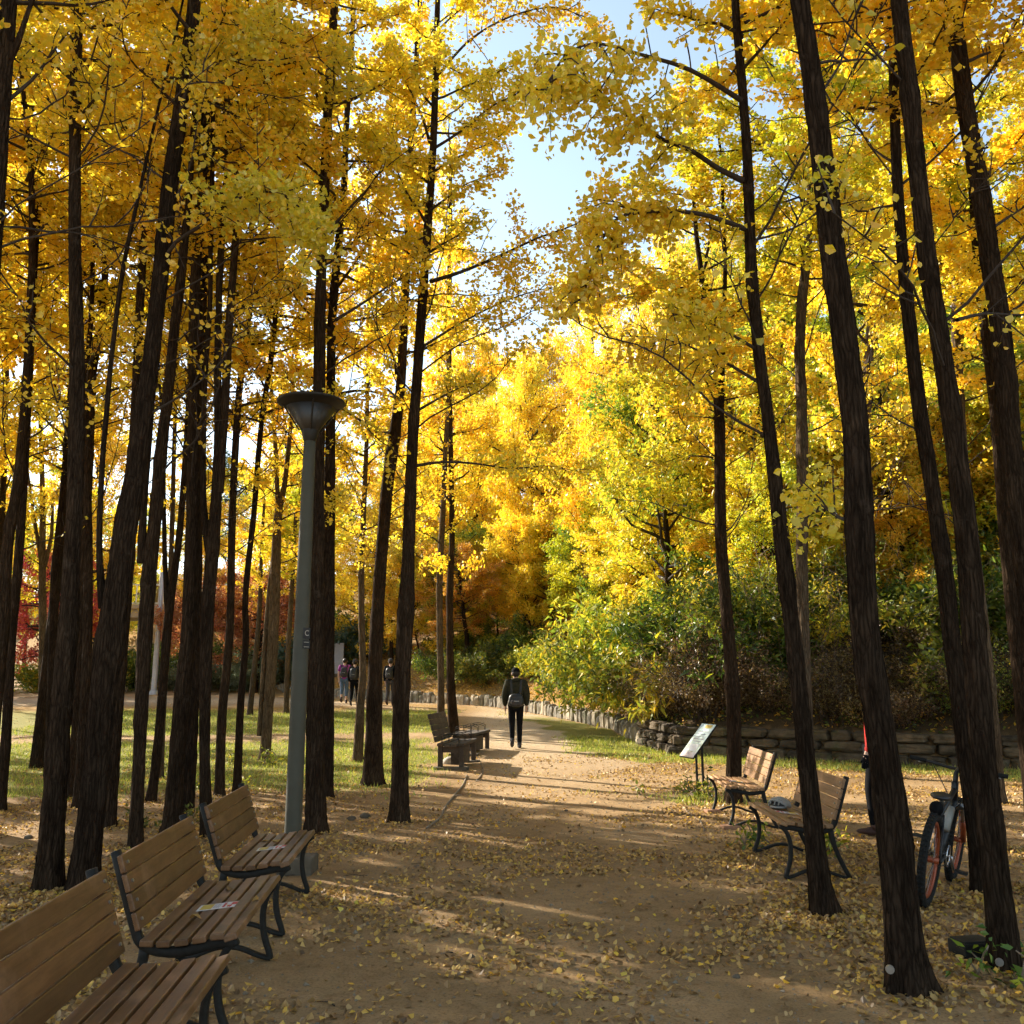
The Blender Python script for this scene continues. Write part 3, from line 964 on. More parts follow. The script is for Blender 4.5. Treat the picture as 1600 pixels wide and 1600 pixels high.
traced('T19', [(390, 1117, 10), (398, 1040, 9), (405, 960, 8), (408, 880, 6), (412, 800, 5)], 'pale thin leaning tree in sun on the lawn edge before the footbridge', mat='bark_pale', H=9, cb=3.8, cs=.7, leaf='gold_leaf', group='young trees at the lawn edge', name='young_tree')
traced('T20', [(414, 1187, 19), (419, 1110, 17), (424, 1040, 17), (428, 960, 19), (431, 880, 17), (435, 800, 14), (444, 760, 9), (451, 700, 8), (456, 640, 6)],
       'ginkgo on the lawn left of the lamp post, forked in two above head height', [[(405, 1150, 8), (412, 1040, 8), (420, 930, 8), (433, 820, 9), (432, 740, 8), (428, 660, 7), (424, 600, 6)]], mat='bark_pale', leaf='gold_leaf', H=12)
traced('T21', [(447, 1115, 9), (450, 1020, 9), (455, 940, 8), (460, 850, 7), (464, 760, 5)], 'pale thin tree far behind the lamp post pole', mat='bark_pale', H=10, cb=4, cs=.7, leaf='gold_leaf', group='young trees at the lawn edge', name='young_tree')
traced('T22', [(494, 1302, 37), (492, 1180, 31), (493, 1050, 27), (494, 900, 25), (496, 750, 24), (499, 600, 21), (500, 500, 19), (503, 400, 17), (507, 300, 17), (511, 200, 16), (517, 90, 15), (523, 0, 13)],
       'thick straight ginkgo immediately right of the lamp post', cb=4.6)
traced('T23', [(508, 1246, 26), (511, 1100, 24), (513, 950, 22), (515, 800, 19), (517, 600, 15), (519, 500, 15), (527, 400, 14), (537, 300, 11), (541, 200, 10), (548, 100, 9), (553, 0, 8)],
       'ginkgo hidden below behind the trunk at the lamp post and parting from it above')
traced('T24', [(559, 1190, 18), (563, 1100, 14), (567, 1050, 12), (565, 960, 11), (565, 880, 10), (569, 780, 9), (573, 680, 7), (575, 560, 6), (577, 400, 5)],
       'thin ginkgo with a swollen foot between the lamp post and the two path side trunks', mat='bark_pale')
traced('T25', [(582, 1226, 37), (584, 1150, 29), (586, 1060, 25), (590, 960, 22), (597, 850, 21), (606, 750, 21), (619, 660, 19), (627, 590, 16), (631, 500, 15), (637, 380, 13), (642, 220, 11), (650, 100, 9), (656, 0, 8)],
       'ginkgo with a flared foot, left one of the two trunks beside the path', cb=4.6)
traced('T26', [(624, 1284, 34), (625, 1200, 28), (626, 1130, 29), (629, 1050, 27), (634, 960, 28), (638, 870, 22), (641, 780, 21), (645, 690, 19), (652, 590, 17), (658, 500, 17), (665, 400, 15), (673, 290, 13), (678, 200, 12), (681, 100, 11), (684, 0, 9)],
       'tall ginkgo standing closest to the left side of the path', cb=5.0)
traced('T27', [(688, 1150, 15), (689, 1080, 12), (687, 980, 11), (687, 900, 11), (692, 800, 10), (696, 700, 8), (700, 600, 7), (700, 450, 6)], 'left stem of the close pair of ginkgos behind the old wooden bench', mat='bark_pale', leaf='gold_leaf')
traced('T28', [(709, 1148, 20), (705, 1080, 15), (703, 1000, 12), (703, 920, 12), (706, 850, 10), (705, 750, 9), (703, 650, 9), (702, 550, 8), (703, 420, 7), (704, 250, 6)], 'right stem of the close pair of ginkgos behind the old wooden bench', leaf='gold_leaf')

# right side
traced('R1', [(1146, 1255, 28), (1147, 1190, 26), (1146, 1110, 24), (1141, 1030, 22), (1134, 940, 20), (1127, 850, 20), (1125, 750, 19), (1124, 660, 18), (1117, 580, 11), (1110, 525, 10), (1101, 469, 10), (1094, 412, 9), (1088, 364, 8), (1082, 280, 6), (1078, 200, 5)],
       'ginkgo behind the farther tan bench, splitting into two thin stems high up', [[(1125, 650, 13), (1129, 560, 9), (1131, 500, 8), (1133, 412, 7), (1130, 340, 6), (1127, 250, 5)]], H=11.5, cb=5.2, leaf='ginkgo_green')
traced('R2', [(1289, 1430, 45), (1281, 1380, 38), (1274, 1320, 34), (1265, 1230, 31), (1258, 1165, 29), (1250, 1090, 28), (1235, 960, 26), (1223, 860, 27), (1211, 750, 24), (1198, 640, 20), (1187, 562, 20), (1182, 506, 20), (1176, 450, 20), (1173, 394, 19), (1170, 300, 17), (1167, 230, 16), (1158, 112, 15), (1149, 0, 13)],
       'ginkgo leaning left in front of the nearer tan bench', cb=5.2)
traced('R3', [(1270, 1283, 20), (1262, 1150, 20), (1256, 1000, 20), (1253, 880, 20), (1254, 790, 20), (1253, 640, 18), (1250, 560, 17), (1253, 470, 17), (1259, 420, 15), (1263, 370, 14), (1268, 250, 12), (1272, 120, 10), (1276, 0, 8)],
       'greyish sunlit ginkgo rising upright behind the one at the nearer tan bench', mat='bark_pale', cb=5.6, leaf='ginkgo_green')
traced('R4', [(1422, 1548, 74), (1413, 1470, 62), (1404, 1370, 56), (1393, 1270, 52), (1382, 1190, 49), (1369, 1100, 46), (1356, 1030, 46), (1348, 950, 46), (1344, 880, 46), (1341, 790, 47), (1338, 700, 43), (1333, 637, 43), (1323, 562, 42), (1316, 500, 42), (1309, 450, 40), (1300, 390, 40), (1294, 320, 40), (1284, 240, 36), (1272, 140, 33), (1260, 60, 32), (1250, 0, 31)],
       'biggest and nearest ginkgo on the right with a round tag at its foot', cb=5.8)
traced('R5', [(1390, 1215, 22), (1362, 1000, 20), (1335, 700, 17), (1315, 450, 14), (1302, 300, 14), (1296, 150, 13), (1293, 0, 12)], 'ginkgo showing only high up beside the biggest right trunk', cb=5.5)
traced('R6', [(1398, 1200, 20), (1372, 1050, 18), (1350, 850, 17), (1348, 720, 16), (1354, 640, 16), (1358, 550, 16), (1366, 460, 15), (1369, 380, 12), (1371, 300, 11), (1373, 150, 9), (1375, 0, 7)],
       'slim ginkgo emerging right of the biggest trunk at mid height', mat='bark_pale', cb=5.5, leaf='ginkgo_green')
traced('R7', [(1528, 1393, 22), (1522, 1310, 22), (1514, 1237, 23), (1505, 1160, 25), (1497, 1080, 27), (1487, 1000, 28), (1478, 910, 28), (1464, 810, 25), (1450, 720, 24), (1437, 640, 24), (1425, 544, 22), (1417, 469, 20), (1411, 412, 19), (1404, 320, 18), (1400, 240, 17), (1396, 100, 16), (1392, 0, 15)],
       'ginkgo the bicycle leans on, left and farther one of a crossing pair', cb=5.6)
traced('R8', [(1572, 1512, 52), (1559, 1400, 44), (1547, 1290, 41), (1536, 1190, 40), (1529, 1085, 39), (1522, 1000, 38), (1516, 900, 37), (1510, 830, 37), (1499, 740, 34), (1488, 650, 33), (1477, 581, 31), (1466, 506, 30), (1457, 457, 30), (1448, 394, 30), (1439, 320, 29), (1429, 225, 29), (1418, 120, 28), (1404, 0, 26)],
       'thick ginkgo in front of the bicycle tree, with the dark timber block at its foot', cb=5.8)
traced('R9', [(1560, 1255, 24), (1542, 1050, 22), (1526, 900, 21), (1508, 760, 20), (1498, 640, 19), (1495, 520, 18), (1496, 400, 18), (1491, 300, 16), (1481, 180, 15), (1472, 80, 13), (1466, 0, 12)],
       'paler ginkgo parting to the right from behind the thick trunk by the bicycle', mat='bark_pale', cb=5.6, leaf='ginkgo_green')
traced('R10', [(1652, 1400, 42), (1630, 1150, 38), (1605, 900, 36), (1590, 790, 35), (1579, 694, 34), (1570, 581, 33), (1560, 487, 32), (1548, 412, 31), (1536, 320, 30), (1520, 230, 29), (1510, 170, 28), (1486, 0, 25)],
       'ginkgo at the right edge whose foot is outside the frame', cb=5.8)

def side_limbs(key):
    """thin side branches with few leaves along the bare part of a grove trunk"""
    t, Yb = TREES[key]
    pr = TRACE[key]
    c = Crown(sum(map(ord, key)) * 3)
    rr = random.Random(key)
    zs = [rr.uniform(3.3, 9.5) for _ in range(11 if Yb < 16 else 7)]
    for z in zs:
        p = None
        for (a, _), (q, r_) in zip(pr[:-1], pr[1:]):
            if q.z - t.location.z >= z:
                p = a.lerp(q, (z + t.location.z - a.z) / max(1e-6, q.z - a.z)); break
        if p is None: continue
        az = rr.uniform(0, 6.28)
        c.limb(p - t.location, (math.cos(az), math.sin(az), rr.uniform(.25, .9)), rr.uniform(.9, 2.3), rr.uniform(.008, .014), rr.choice([10, 40, 120, 240] if key[0] == 'T' else [10, 20, 60]), .3, 7, .14, .34, .35)
    b, l = c.meshes('limb', .044)
    lb = link('side_branches', b, M['branch'], t)
    link('leaves', l, M['ginkgo'], lb)


for key in list(TREES):
    if TREES[key][1] < 25: side_limbs(key)
# clearly seen limbs
feature('R2', [(1160, 282), (1120, 262), (1080, 235), (1040, 220), (1000, 195), (960, 165), (920, 128), (880, 118)], .03, 900, -.9, 101, 11, .3, .35)
feature('R2', [(1163, 160), (1080, 110), (1000, 85), (930, 68), (880, 90), (850, 150)], .026, 620, -1.2, 102, 12, .30, .3)
feature('R2', [(1165, 358), (1110, 338), (1060, 330), (1000, 332), (960, 345), (930, 400), (910, 470)], .024, 1100, -.8, 103, 12, .26, .3)
feature('R2', [(1180, 545), (1130, 515), (1090, 498), (1050, 490)], .016, 260, -.5, 104, 7, .3, .4)
feature('T26', [(672, 440), (720, 425), (780, 400), (840, 372), (900, 350), (940, 320), (980, 290)], .030, 1100, -1.0, 105, 11, .28, .25)
feature('T26', [(678, 232), (720, 205), (770, 165), (810, 145), (850, 110)], .024, 1100, -.6, 106, 10, .32, .25)
feature('T26', [(682, 120), (735, 62), (800, 25), (870, 12), (940, 40)], .022, 760, -.6, 122, 12, .34, .2)
feature('T26', [(655, 545), (720, 505), (790, 470), (860, 450), (915, 455)], .020, 800, .4, 124, 11, .3, .25)
feature('R2', [(1190, 600), (1120, 560), (1040, 530), (970, 525)], .016, 500, 1.2, 125, 10, .3, .25)
feature('T25', [(655, 60), (720, 10), (790, -30), (850, -20)], .02, 700, 0, 123, 10, .3, .25)
feature('T26', [(648, 728), (690, 722), (740, 724), (800, 732), (860, 728), (920, 742)], .022, 500, 1.5, 107, 9, .22, .35)
feature('T26', [(655, 640), (690, 620), (720, 605), (745, 595)], .02, 260, .6, 108, 7, .4, .35)
feature('T10', [(258, 402), (275, 378), (310, 355), (345, 325), (385, 305), (430, 300), (475, 330), (500, 380)], .022, 1150, -.6, 109, 12, .34, .3)
feature('T10', [(268, 240), (300, 115), (345, 95), (390, 70), (430, 20)], .026, 700, -.4, 110, 9, .3, .35)
feature('T22', [(524, 500), (560, 478), (610, 445), (640, 425), (655, 385)], .022, 420, .5, 111, 8, .3, .35)
feature('T22', [(523, 350), (560, 310), (590, 275), (610, 215), (620, 170)], .020, 420, .4, 112, 8, .3, .3)
feature('T23', [(520, 590), (500, 600), (490, 596)], .008, 90, -.3, 113, 4, .5, .2)
feature('R4', [(1345, 820), (1310, 808), (1285, 790), (1262, 770)], .016, 200, 1.0, 114, 6, .4, .35, 'gold_leaf')
feature('R1', [(1115, 715), (1075, 712), (1040, 722), (1005, 735)], .014, 260, 0, 115, 6, .4, .3, 'ginkgo_green')
feature('R7', [(1404, 320), (1370, 325), (1340, 330), (1310, 300), (1290, 290)], .014, 160, 1.0, 116, 6, .3, .3)
feature('R8', [(1495, 500), (1540, 490), (1600, 492), (1680, 480)], .014, 40, .8, 117, 6, .3, .2)
feature('R10', [(1545, 360), (1590, 330), (1640, 300)], .018, 30, .5, 118, 6, .3, .3)
feature('T1', [(8, 160), (50, 125), (80, 85), (110, 45), (140, 10)], .018, 260, .6, 119, 6, .3, .3)
feature('T7', [(121, 45), (132, 20), (145, -20)], .012, 60, .2, 120, 4, .3, .3)
feature('R4', [(1290, 282), (1305, 276), (1315, 285)], .006, 40, -.3, 121, 3, .6, .1, 'ginkgo_green')


def along_wall(s, off):
    L = np.hypot(*(WALLN[1:] - WALLN[:-1]).T); cum = np.concatenate([[0], np.cumsum(L)])
    i = min(max(np.searchsorted(cum, s) - 1, 0), len(L) - 1)
    d = (WALLN[i + 1] - WALLN[i]) / L[i]
    p = WALLN[i] + d * (s - cum[i])
    return p + np.array([d[1], -d[0]]) * off, d


# ------------------------------------------------------------------ more of the grove, generic trunks
def plain_tree(x, y, H, v, leaf, label, group, cb, r=.11, name='ginkgo_tree', mat='bark', cs=1.0, bl=None, crown_L=8.6, seed=0, lean=.04):
    rng = random.Random(seed + int(x * 91 + y * 37))
    z = gz(x, y)
    t = tag(empty(name, (x, y, z)), label, 'tree', group)
    d = Vector((rng.uniform(-lean, lean), rng.uniform(-lean, lean), 1))
    pr = [(Vector((0, 0, -.3)), r * 1.35), (Vector((0, 0, .05)), r * 1.12)]
    for k in range(1, 8):
        f = k / 7
        pr.append((d * H * f + Vector((rng.uniform(-.07, .07), rng.uniform(-.07, .07), 0)), max(.012, r * (1 - .88 * f))))
    link('trunk', trunk_mesh(name + '_trunk', smooth_pts(pr, .3), seed + 3, 10, .05, False), M[mat], t)
    ax = d.normalized()
    qt = Vector((0, 0, 1)).rotation_difference(ax) @ Quaternion((0, 0, 1), rng.random() * 6.28)
    for nm, mm, mt in (('branches', v[0], M[bl or 'branch']), ('crown', v[1], M[leaf])):
        if not mm.materials: mm.materials.append(mt)
        o = link(nm, mm, None, t)
        o.location = d * cb
        o.rotation_mode = 'QUATERNION'; o.rotation_quaternion = qt
        o.scale = (cs, cs, (H - cb) / crown_L * 1.02)
        if mm.materials[0] != mt:
            o.material_slots[0].link = 'OBJECT'; o.material_slots[0].material = mt
    return t


rg = random.Random(5)
k = 0
for (x, y) in [(-7.6, 9.6), (-8.2, 12.2), (-9.4, 14.6), (-10.2, 10.8), (-11.0, 13.0), (-12.8, 11.6), (-13.6, 17.6), (-11.6, 18.4), (-14.6, 14.2), (-15.4, 19.8), (-16.4, 16.6),
               (-6.8, 7.0), (-9.2, 7.6), (-17.2, 21.6), (-18.6, 18.6), (-8.8, 17.4)]:  # mostly unseen grove trees, added on the sun side to shade the foreground
    plain_tree(x, y, rg.uniform(12, 13.6), (SPARSE[k % 3] if k % 2 else VAR[k % 4]), 'ginkgo', 'ginkgo of the dense grove at the far left, mostly unseen, placed to shade the foreground', 'ginkgo trees at the left edge', rg.uniform(4, 4.8), seed=k, cs=1.1)
    k += 1
for (x, y) in [(6.6, 6.2), (7.8, 9.0), (6.4, 11.6), (9.2, 12.2), (10.6, 8.2), (8.6, 4.2)]:
    plain_tree(x, y, rg.uniform(12, 13.4), VAR[k % 4], 'ginkgo', 'ginkgo of the grove standing beyond the right edge of the frame', 'ginkgo trees at the right edge', rg.uniform(4.6, 5.4), seed=k)
    k += 1
# middle distance behind the lawn
for (x, y) in [(-19, 30), (-21, 35), (-7.0, 31.5), (-18, 25.5), (-24, 28), (-13.0, 37)]:
    plain_tree(x, y, rg.uniform(10.5, 12.5), VAR[k % 4], 'gold_leaf' if k % 2 else 'ginkgo_green', 'sunlit yellow tree standing on the lawn behind the front grove', 'yellow trees on the lawn', rg.uniform(3.6, 4.6), r=.085, seed=k, cs=1.05)
    k += 1
# far left, beyond the back path
for (x, y, lf) in [(-27, 44, 'gold_leaf'), (-23, 47, 'ginkgo_green'), (-20, 43, 'gold_leaf'), (-17, 55, 'hill_leaf'), (-13, 57, 'gold_leaf'), (-12, 46.5, 'gold_leaf'),
                   (-25, 55, 'hill_leaf'), (-31, 50, 'gold_leaf'), (-34, 58, 'gold_leaf'), (-8, 58, 'hill_leaf'), (-5, 44, 'gold_leaf'), (-21, 63, 'pine_leaf'), (-14, 66, 'pine_leaf'), (-28, 66, 'hill_leaf'), (-8, 70, 'pine_leaf'), (-36, 68, 'hill_leaf')]:
    plain_tree(x, y, rg.uniform(9.5, 12.5), BROAD[k % 3], lf,
               {'gold_leaf': 'bright golden tree behind the back path, left of the path corridor', 'ginkgo_green': 'yellow green tree behind the back path', 'hill_leaf': 'mixed green and yellow tree far behind the footbridge',
                'pine_leaf': 'dark blue green tree far behind the footbridge'}[lf], 'trees beyond the back path', 2.4, r=.13, seed=k, cs=1.25, name='background_tree', crown_L=6)
    k += 1
# on the hill, right of the path
hill = [(4.6, 26, 'hill_leaf'), (6.6, 23.5, 'hill_leaf'), (9.2, 22, 'hill_leaf'), (12.4, 20.4, 'hill_leaf'), (15.5, 19, 'hill_leaf'), (5.2, 31, 'gold_leaf'), (8.2, 28, 'ginkgo_green'), (11.4, 26, 'hill_leaf'), (14.8, 24, 'ginkgo_green'),
        (18.4, 22.4, 'hill_leaf'), (3.8, 36, 'gold_leaf'), (7.4, 34, 'gold_leaf'), (10.8, 32, 'ginkgo_green'), (14.4, 29.5, 'gold_leaf'), (18, 27.5, 'ginkgo_green'), (1.2, 40, 'gold_leaf'), (4.6, 42, 'gold_leaf'), (8.6, 40, 'gold_leaf'),
        (12.6, 37, 'gold_leaf'), (17, 34, 'gold_leaf'), (21.5, 30, 'ginkgo_green'), (-1.6, 43, 'gold_leaf'), (-.2, 48, 'gold_leaf'), (-4.2, 49, 'gold_leaf'), (6, 49, 'gold_leaf'), (11, 46, 'gold_leaf'), (5.2, 52, 'gold_leaf'), (1.4, 50.5, 'gold_leaf'), (-2.2, 53, 'gold_leaf'), (16, 42, 'hill_leaf'), (22, 37, 'gold_leaf'),
        (2.4, 55, 'hill_leaf'), (-3, 57, 'gold_leaf'), (9, 55, 'gold_leaf'), (26, 33, 'hill_leaf'), (22.5, 24, 'hill_leaf'), (19.5, 18.4, 'hill_leaf')]
HL = {'hill_leaf': 'green and yellow tree growing on the slope above the stone wall', 'gold_leaf': 'golden tree on the slope, among the mass of yellow beyond the walker', 'ginkgo_green': 'tall lime yellow tree on the slope behind the right hand trunks'}
for (x, y, lf) in hill:
    tall = lf != 'hill_leaf'
    plain_tree(x, y, (15.5 if y in (52, 50.5, 53) else rg.uniform(10.5, 13.5)) if tall else rg.uniform(7.5, 10), VAR[k % 4] if lf == 'ginkgo_green' else BROAD[k % 3], lf, HL[lf], 'trees on the slope', 1.9 if tall else 1.3, r=.12, seed=k,
               cs=1.35 if lf == 'ginkgo_green' else 1.3, name='background_tree', crown_L=8.6 if lf == 'ginkgo_green' else 6.0)
    k += 1
for i in range(18):
    p, _ = along_wall(3.5 + i * 1.05 + rg.uniform(-.3, .3), rg.uniform(3.4, 8.5))
    plain_tree(p[0], p[1], rg.uniform(4.0, 5.6), BROAD[k % 3], rg.choice(['hill_leaf', 'ginkgo_green', 'gold_leaf']), 'small bushy yellow tree low on the slope above the stone wall', 'small yellow trees on the slope', .7, r=.05, seed=k, cs=.72,
               name='small_tree', crown_L=6, lean=.2)
    k += 1
for i in range(12):
    p, _ = along_wall(29.5 + i * 1.25 + rg.uniform(-.3, .3), rg.uniform(2.2, 5.5))
    plain_tree(p[0], p[1], rg.uniform(4.6, 6.2), BROAD[k % 3], rg.choice(['gold_leaf', 'gold_leaf', 'hill_leaf']), 'small golden tree low on the far slope above the upright edging stones', 'small golden trees on the far slope', 1.0, r=.05, seed=k, cs=.8,
               name='small_tree', crown_L=6, lean=.2)
    k += 1
for (x, y) in [(-3.4, 41), (-5.6, 43), (.6, 41.5), (-1.2, 46), (3.2, 39.4), (-7.4, 46.5), (2.6, 45)]:
    plain_tree(x, y, rg.uniform(5.5, 7.5), BROAD[k % 3], 'gold_leaf', 'low branched golden tree on the leaf strewn slope beyond the end of the path', 'low golden trees at the path end', .9, r=.10, seed=k, cs=.95, name='background_tree', crown_L=6, lean=.12)
    k += 1
# rust coloured trees over the far end of the path
for (x, y) in [(-1.8, 39.0)]:
    plain_tree(x, y, rg.uniform(4.6, 5.4), BROAD[k % 3], 'rust_leaf', 'rust orange tree leaning over the leaf covered slope beyond the path', 'rust trees at the path end', 1.4, r=.14, seed=k, cs=.8, name='background_tree', crown_L=6, lean=.15)
    k += 1
for (x, y, H, lf, lb) in [(-20.0, 39.5, 5.6, 'maple_red', 'bright red maple at the left edge of the lawn'), (-15.2, 45.0, 5.8, 'maple_orange', 'orange red maple before the footbridge, seen between the left trunks'),
                          (-12.6, 45.5, 5.4, 'maple_orange', 'rusty orange maple in front of the footbridge beam'), (-24.5, 42, 5.0, 'maple_orange', 'orange maple beside the bright red one at the left edge')]:
    plain_tree(x, y, H, MAPLE[k % 2], lf, lb, None, 1.5, r=.12, seed=k, name='maple_tree', crown_L=3.8, lean=.1)
    k += 1


# ------------------------------------------------------------------ shrubs
def shrub(x, y, v, leaf, label, group, sc=1.0, tw='twig', name='shrub', cat='shrub'):
    t = tag(empty(name, (x, y, gz(x, y)), rg.random() * 6.28), label, cat, group)
    for nm, mm, mt in (('stems', v[0], M[tw]), ('foliage', v[1], M[leaf])):
        if not mm.materials: mm.materials.append(mt)
        o = link(nm, mm, None, t)
        o.scale = (sc, sc, sc * rg.uniform(.85, 1.15))
        if mm.materials[0] != mt:
            o.material_slots[0].link = 'OBJECT'; o.material_slots[0].material = mt
    return t


LW = float(np.hypot(*(WALLN[1:] - WALLN[:-1]).T).sum())
GL = 'long leaved green shrub hanging over the stone edging right of the walker'
for (x, y, sc) in [(3.9, 22.6, 1.2), (3.7, 24.6, 1.25), (3.5, 26.6, 1.25), (3.0, 28.6, 1.2), (2.3, 31, 1.15), (4.8, 24.2, 1.4), (4.6, 27.4, 1.4), (4.9, 21.8, 1.2), (5.9, 22.6, 1.35), (3.9, 30, 1.3), (3.0, 33, 1.2), (6.4, 25, 1.4)]:
    shrub(x + rg.uniform(-.2, .2), y, SHRUB_LONG[rg.randrange(2)], rg.choice(['green_leaf', 'yellowgreen_leaf']), GL, 'long leaved shrubs over the edging', sc)
DL = 'dense twiggy shrub on the bank behind the stacked stone wall'
for i in range(40):
    p, _ = along_wall(4.5 + i * .46 + rg.uniform(-.2, .2), (rg.uniform(.8, 3.4) if i % 3 else rg.uniform(.45, .8)))
    shrub(p[0], p[1], SHRUB_DRY[i % 2], rg.choice(['brown_leaf', 'brown_leaf', 'brown_leaf', 'green_leaf']), DL, 'dry shrubs behind the wall', rg.uniform(.75, 1.1), 'branch')
OL = 'leafy green or yellowing shrub on the slope between the right hand trunks'
for i in range(60):
    p, _ = along_wall(3 + rg.uniform(0, 20), rg.uniform(2.2, 10))
    shrub(p[0], p[1], SHRUB_OVAL[i % 2], rg.choice(['green_leaf', 'green_leaf', 'yellowgreen_leaf', 'hill_leaf']), OL, 'green shrubs on the slope', rg.uniform(.9, 1.5))
for i in range(12):
    p, _ = along_wall(24 + rg.uniform(0, 20), rg.uniform(3, 8))
    shrub(p[0], p[1], SHRUB_OVAL[i % 2], rg.choice(['green_leaf', 'yellowgreen_leaf', 'yellowgreen_leaf', 'gold_leaf']), 'low shrub on the leaf strewn slope far behind the walker', 'shrubs on the far slope', rg.uniform(.7, 1.2))
for i in range(16):
    p, _ = along_wall(27 + i * .95 + rg.uniform(-.3, .3), rg.uniform(.9, 4.5))
    shrub(p[0], p[1], SHRUB_LONG[i % 2] if i % 3 else SHRUB_OVAL[0], rg.choice(['green_leaf', 'green_leaf', 'yellowgreen_leaf']), 'loose green shrub on the leaf strewn slope above the far edging stones', 'green shrubs above the edging stones', rg.uniform(.55, .95))
for (x, y) in [(6.2, 20.6), (6.9, 20.4), (5.6, 20.9), (8.8, 19.6)]:
    shrub(x, y, SHRUB_STEM[0], 'yellowgreen_leaf', 'tall shrub of bare pale stems rising behind the stone wall between the right trunks', 'pale stemmed shrubs', rg.uniform(.9, 1.15))
for (x, y, lf, sc) in [(-21.5, 46, 'yellowgreen_leaf', 1.5), (-23.5, 46.5, 'yellowgreen_leaf', 1.4), (-19.5, 47, 'green_leaf', 1.3), (-17.2, 48, 'silver_leaf', 1.2), (-15.4, 47.5, 'silver_leaf', 1.3), (-13.6, 47, 'silver_leaf', 1.2), (-12.0, 46.6, 'silver_leaf', 1.3),
                       (-16.2, 50, 'green_leaf', 1.5), (-13.8, 49.5, 'green_leaf', 1.6), (-11.2, 48.5, 'pine_leaf', 1.4), (-9.8, 46, 'pine_leaf', 1.5), (-8.4, 45.2, 'pine_leaf', 1.5), (-7.2, 46.5, 'green_leaf', 1.4), (-18.6, 51, 'green_leaf', 1.7), (-21, 52, 'green_leaf', 1.7), (-10.4, 51, 'green_leaf', 1.8)]:
    shrub(x, y, SHRUB_OVAL[rg.randrange(2)], lf, {'yellowgreen_leaf': 'sunlit yellow green shrub behind the back path at the far left', 'green_leaf': 'dark green shrub under the footbridge', 'silver_leaf': 'silvery grey green shrub on the bank below the footbridge',
                                                 'pine_leaf': 'dark rounded shrub behind the three distant walkers'}[lf], 'shrubs beyond the back path', sc)
for i, (px, py, lb) in enumerate([(237, 1290, 'small green seedling patch on the leaf litter behind the second bench'), (357, 1230, 'small bright green sprout at the foot of the slim trunks by the third bench'),
                                  (1606, 1532, 'small green sprout at the bottom right corner by the thick trunk'), (1085, 1240, 'low green weed at the feet of the slanted sign'), (1262, 1330, 'low green weed under the nearer tan bench'), (410, 1195, 'small green tuft at the foot of the pale forked trunk')]):
    p = gp(px, py)
    shrub(p.x, p.y, SPROUT, 'yellowgreen_leaf' if i == 1 else 'green_leaf', lb, None, 1.0 if i < 3 else 1.3, 'twig', 'sprout', 'plant')

# ------------------------------------------------------------------ ground cover (nobody could count it)
rng = np.random.default_rng(3)


def scatter(n, x0, x1, y0, y1, dens):
    x = rng.uniform(x0, x1, n); y = rng.uniform(y0, y1, n)
    k = rng.random(n) < dens(x, y)
    return x[k], y[k]


def flat_leaves(x, y, size, mat, name, lift=.012, tilt=.35, shape='fan'):
    z = height(x, y) + rng.uniform(.004, lift, len(x))
    nr = rng.normal(size=(len(x), 3)) * tilt + np.array([0, 0, 1])
    al = rng.normal(size=(len(x), 3)); al[:, 2] *= .1
    me = leaf_mesh(name, np.stack([x, y, z], 1), nr, size * rng.uniform(.6, 1.25, len(x)), rng, shape, al)
    return tag(link(name, me, M[mat]), kind='stuff')


def litter_d(x, y):
    side = .55 + .25 * np.clip((x - 1.0) / 1.0, 0, 1) + .58 * np.clip((np.abs(x - .1) - .9) / 1.5, 0, 1)
    n = np.clip(.45 + .95 * noise2(x, y, 1.3, 4), .05, 1) * np.clip(.65 + .6 * noise2(x, y, 5.2, 1), .12, 1)
    return side * n * np.where(hill_d(x, y) < -.1, 1, 0)


a1 = scatter(150000, -5, 5.2, 2.2, 10, litter_d)
a2 = scatter(110000, -10, 10, 10, 20, lambda x, y: litter_d(x, y) * np.where((x < .2) & (y > 13), .35, 1))
bx, by = [], []
for key, (tt, Yb) in TREES.items():     # leaves heaped against the trunks
    if Yb < 16:
        nn = int(420 if Yb < 9 else 260)
        rr_ = np.abs(rng.normal(size=nn)) * .32 + .10; aa_ = rng.random(nn) * 6.28
        bx.append(tt.location.x + rr_ * np.cos(aa_)); by.append(tt.location.y + rr_ * np.sin(aa_))
a3 = scatter(9000, -16, 4, 20, 40, lambda x, y: litter_d(x, y) * .8)
xx = np.concatenate([a1[0], a2[0], a3[0]] + bx); yy = np.concatenate([a1[1], a2[1], a3[1]] + by)
flat_leaves(xx, yy, .033, 'litter', 'fallen_leaves', .014, .55)
x, y = scatter(90000, -8, 14, 17, 46, lambda x, y: (hill_d(x, y) > .35) * np.clip(1.2 - hill_d(x, y) / 12, .15, 1) * np.where(y > 28, 1, .8))
flat_leaves(x, y, .10, 'litter_hill', 'slope_leaves', .04, .6, 'oval')
x, y = scatter(42000, 1.5, 15, 14.5, 24, lambda x, y: (hill_d(x, y) > .3) * (hill_d(x, y) < 2.2) * np.clip(.5 + noise2(x, y, 1.2, 6), 0, 1))
flat_leaves(x, y, .10, 'green_leaf', 'ground_cover', .16, .7, 'oval')


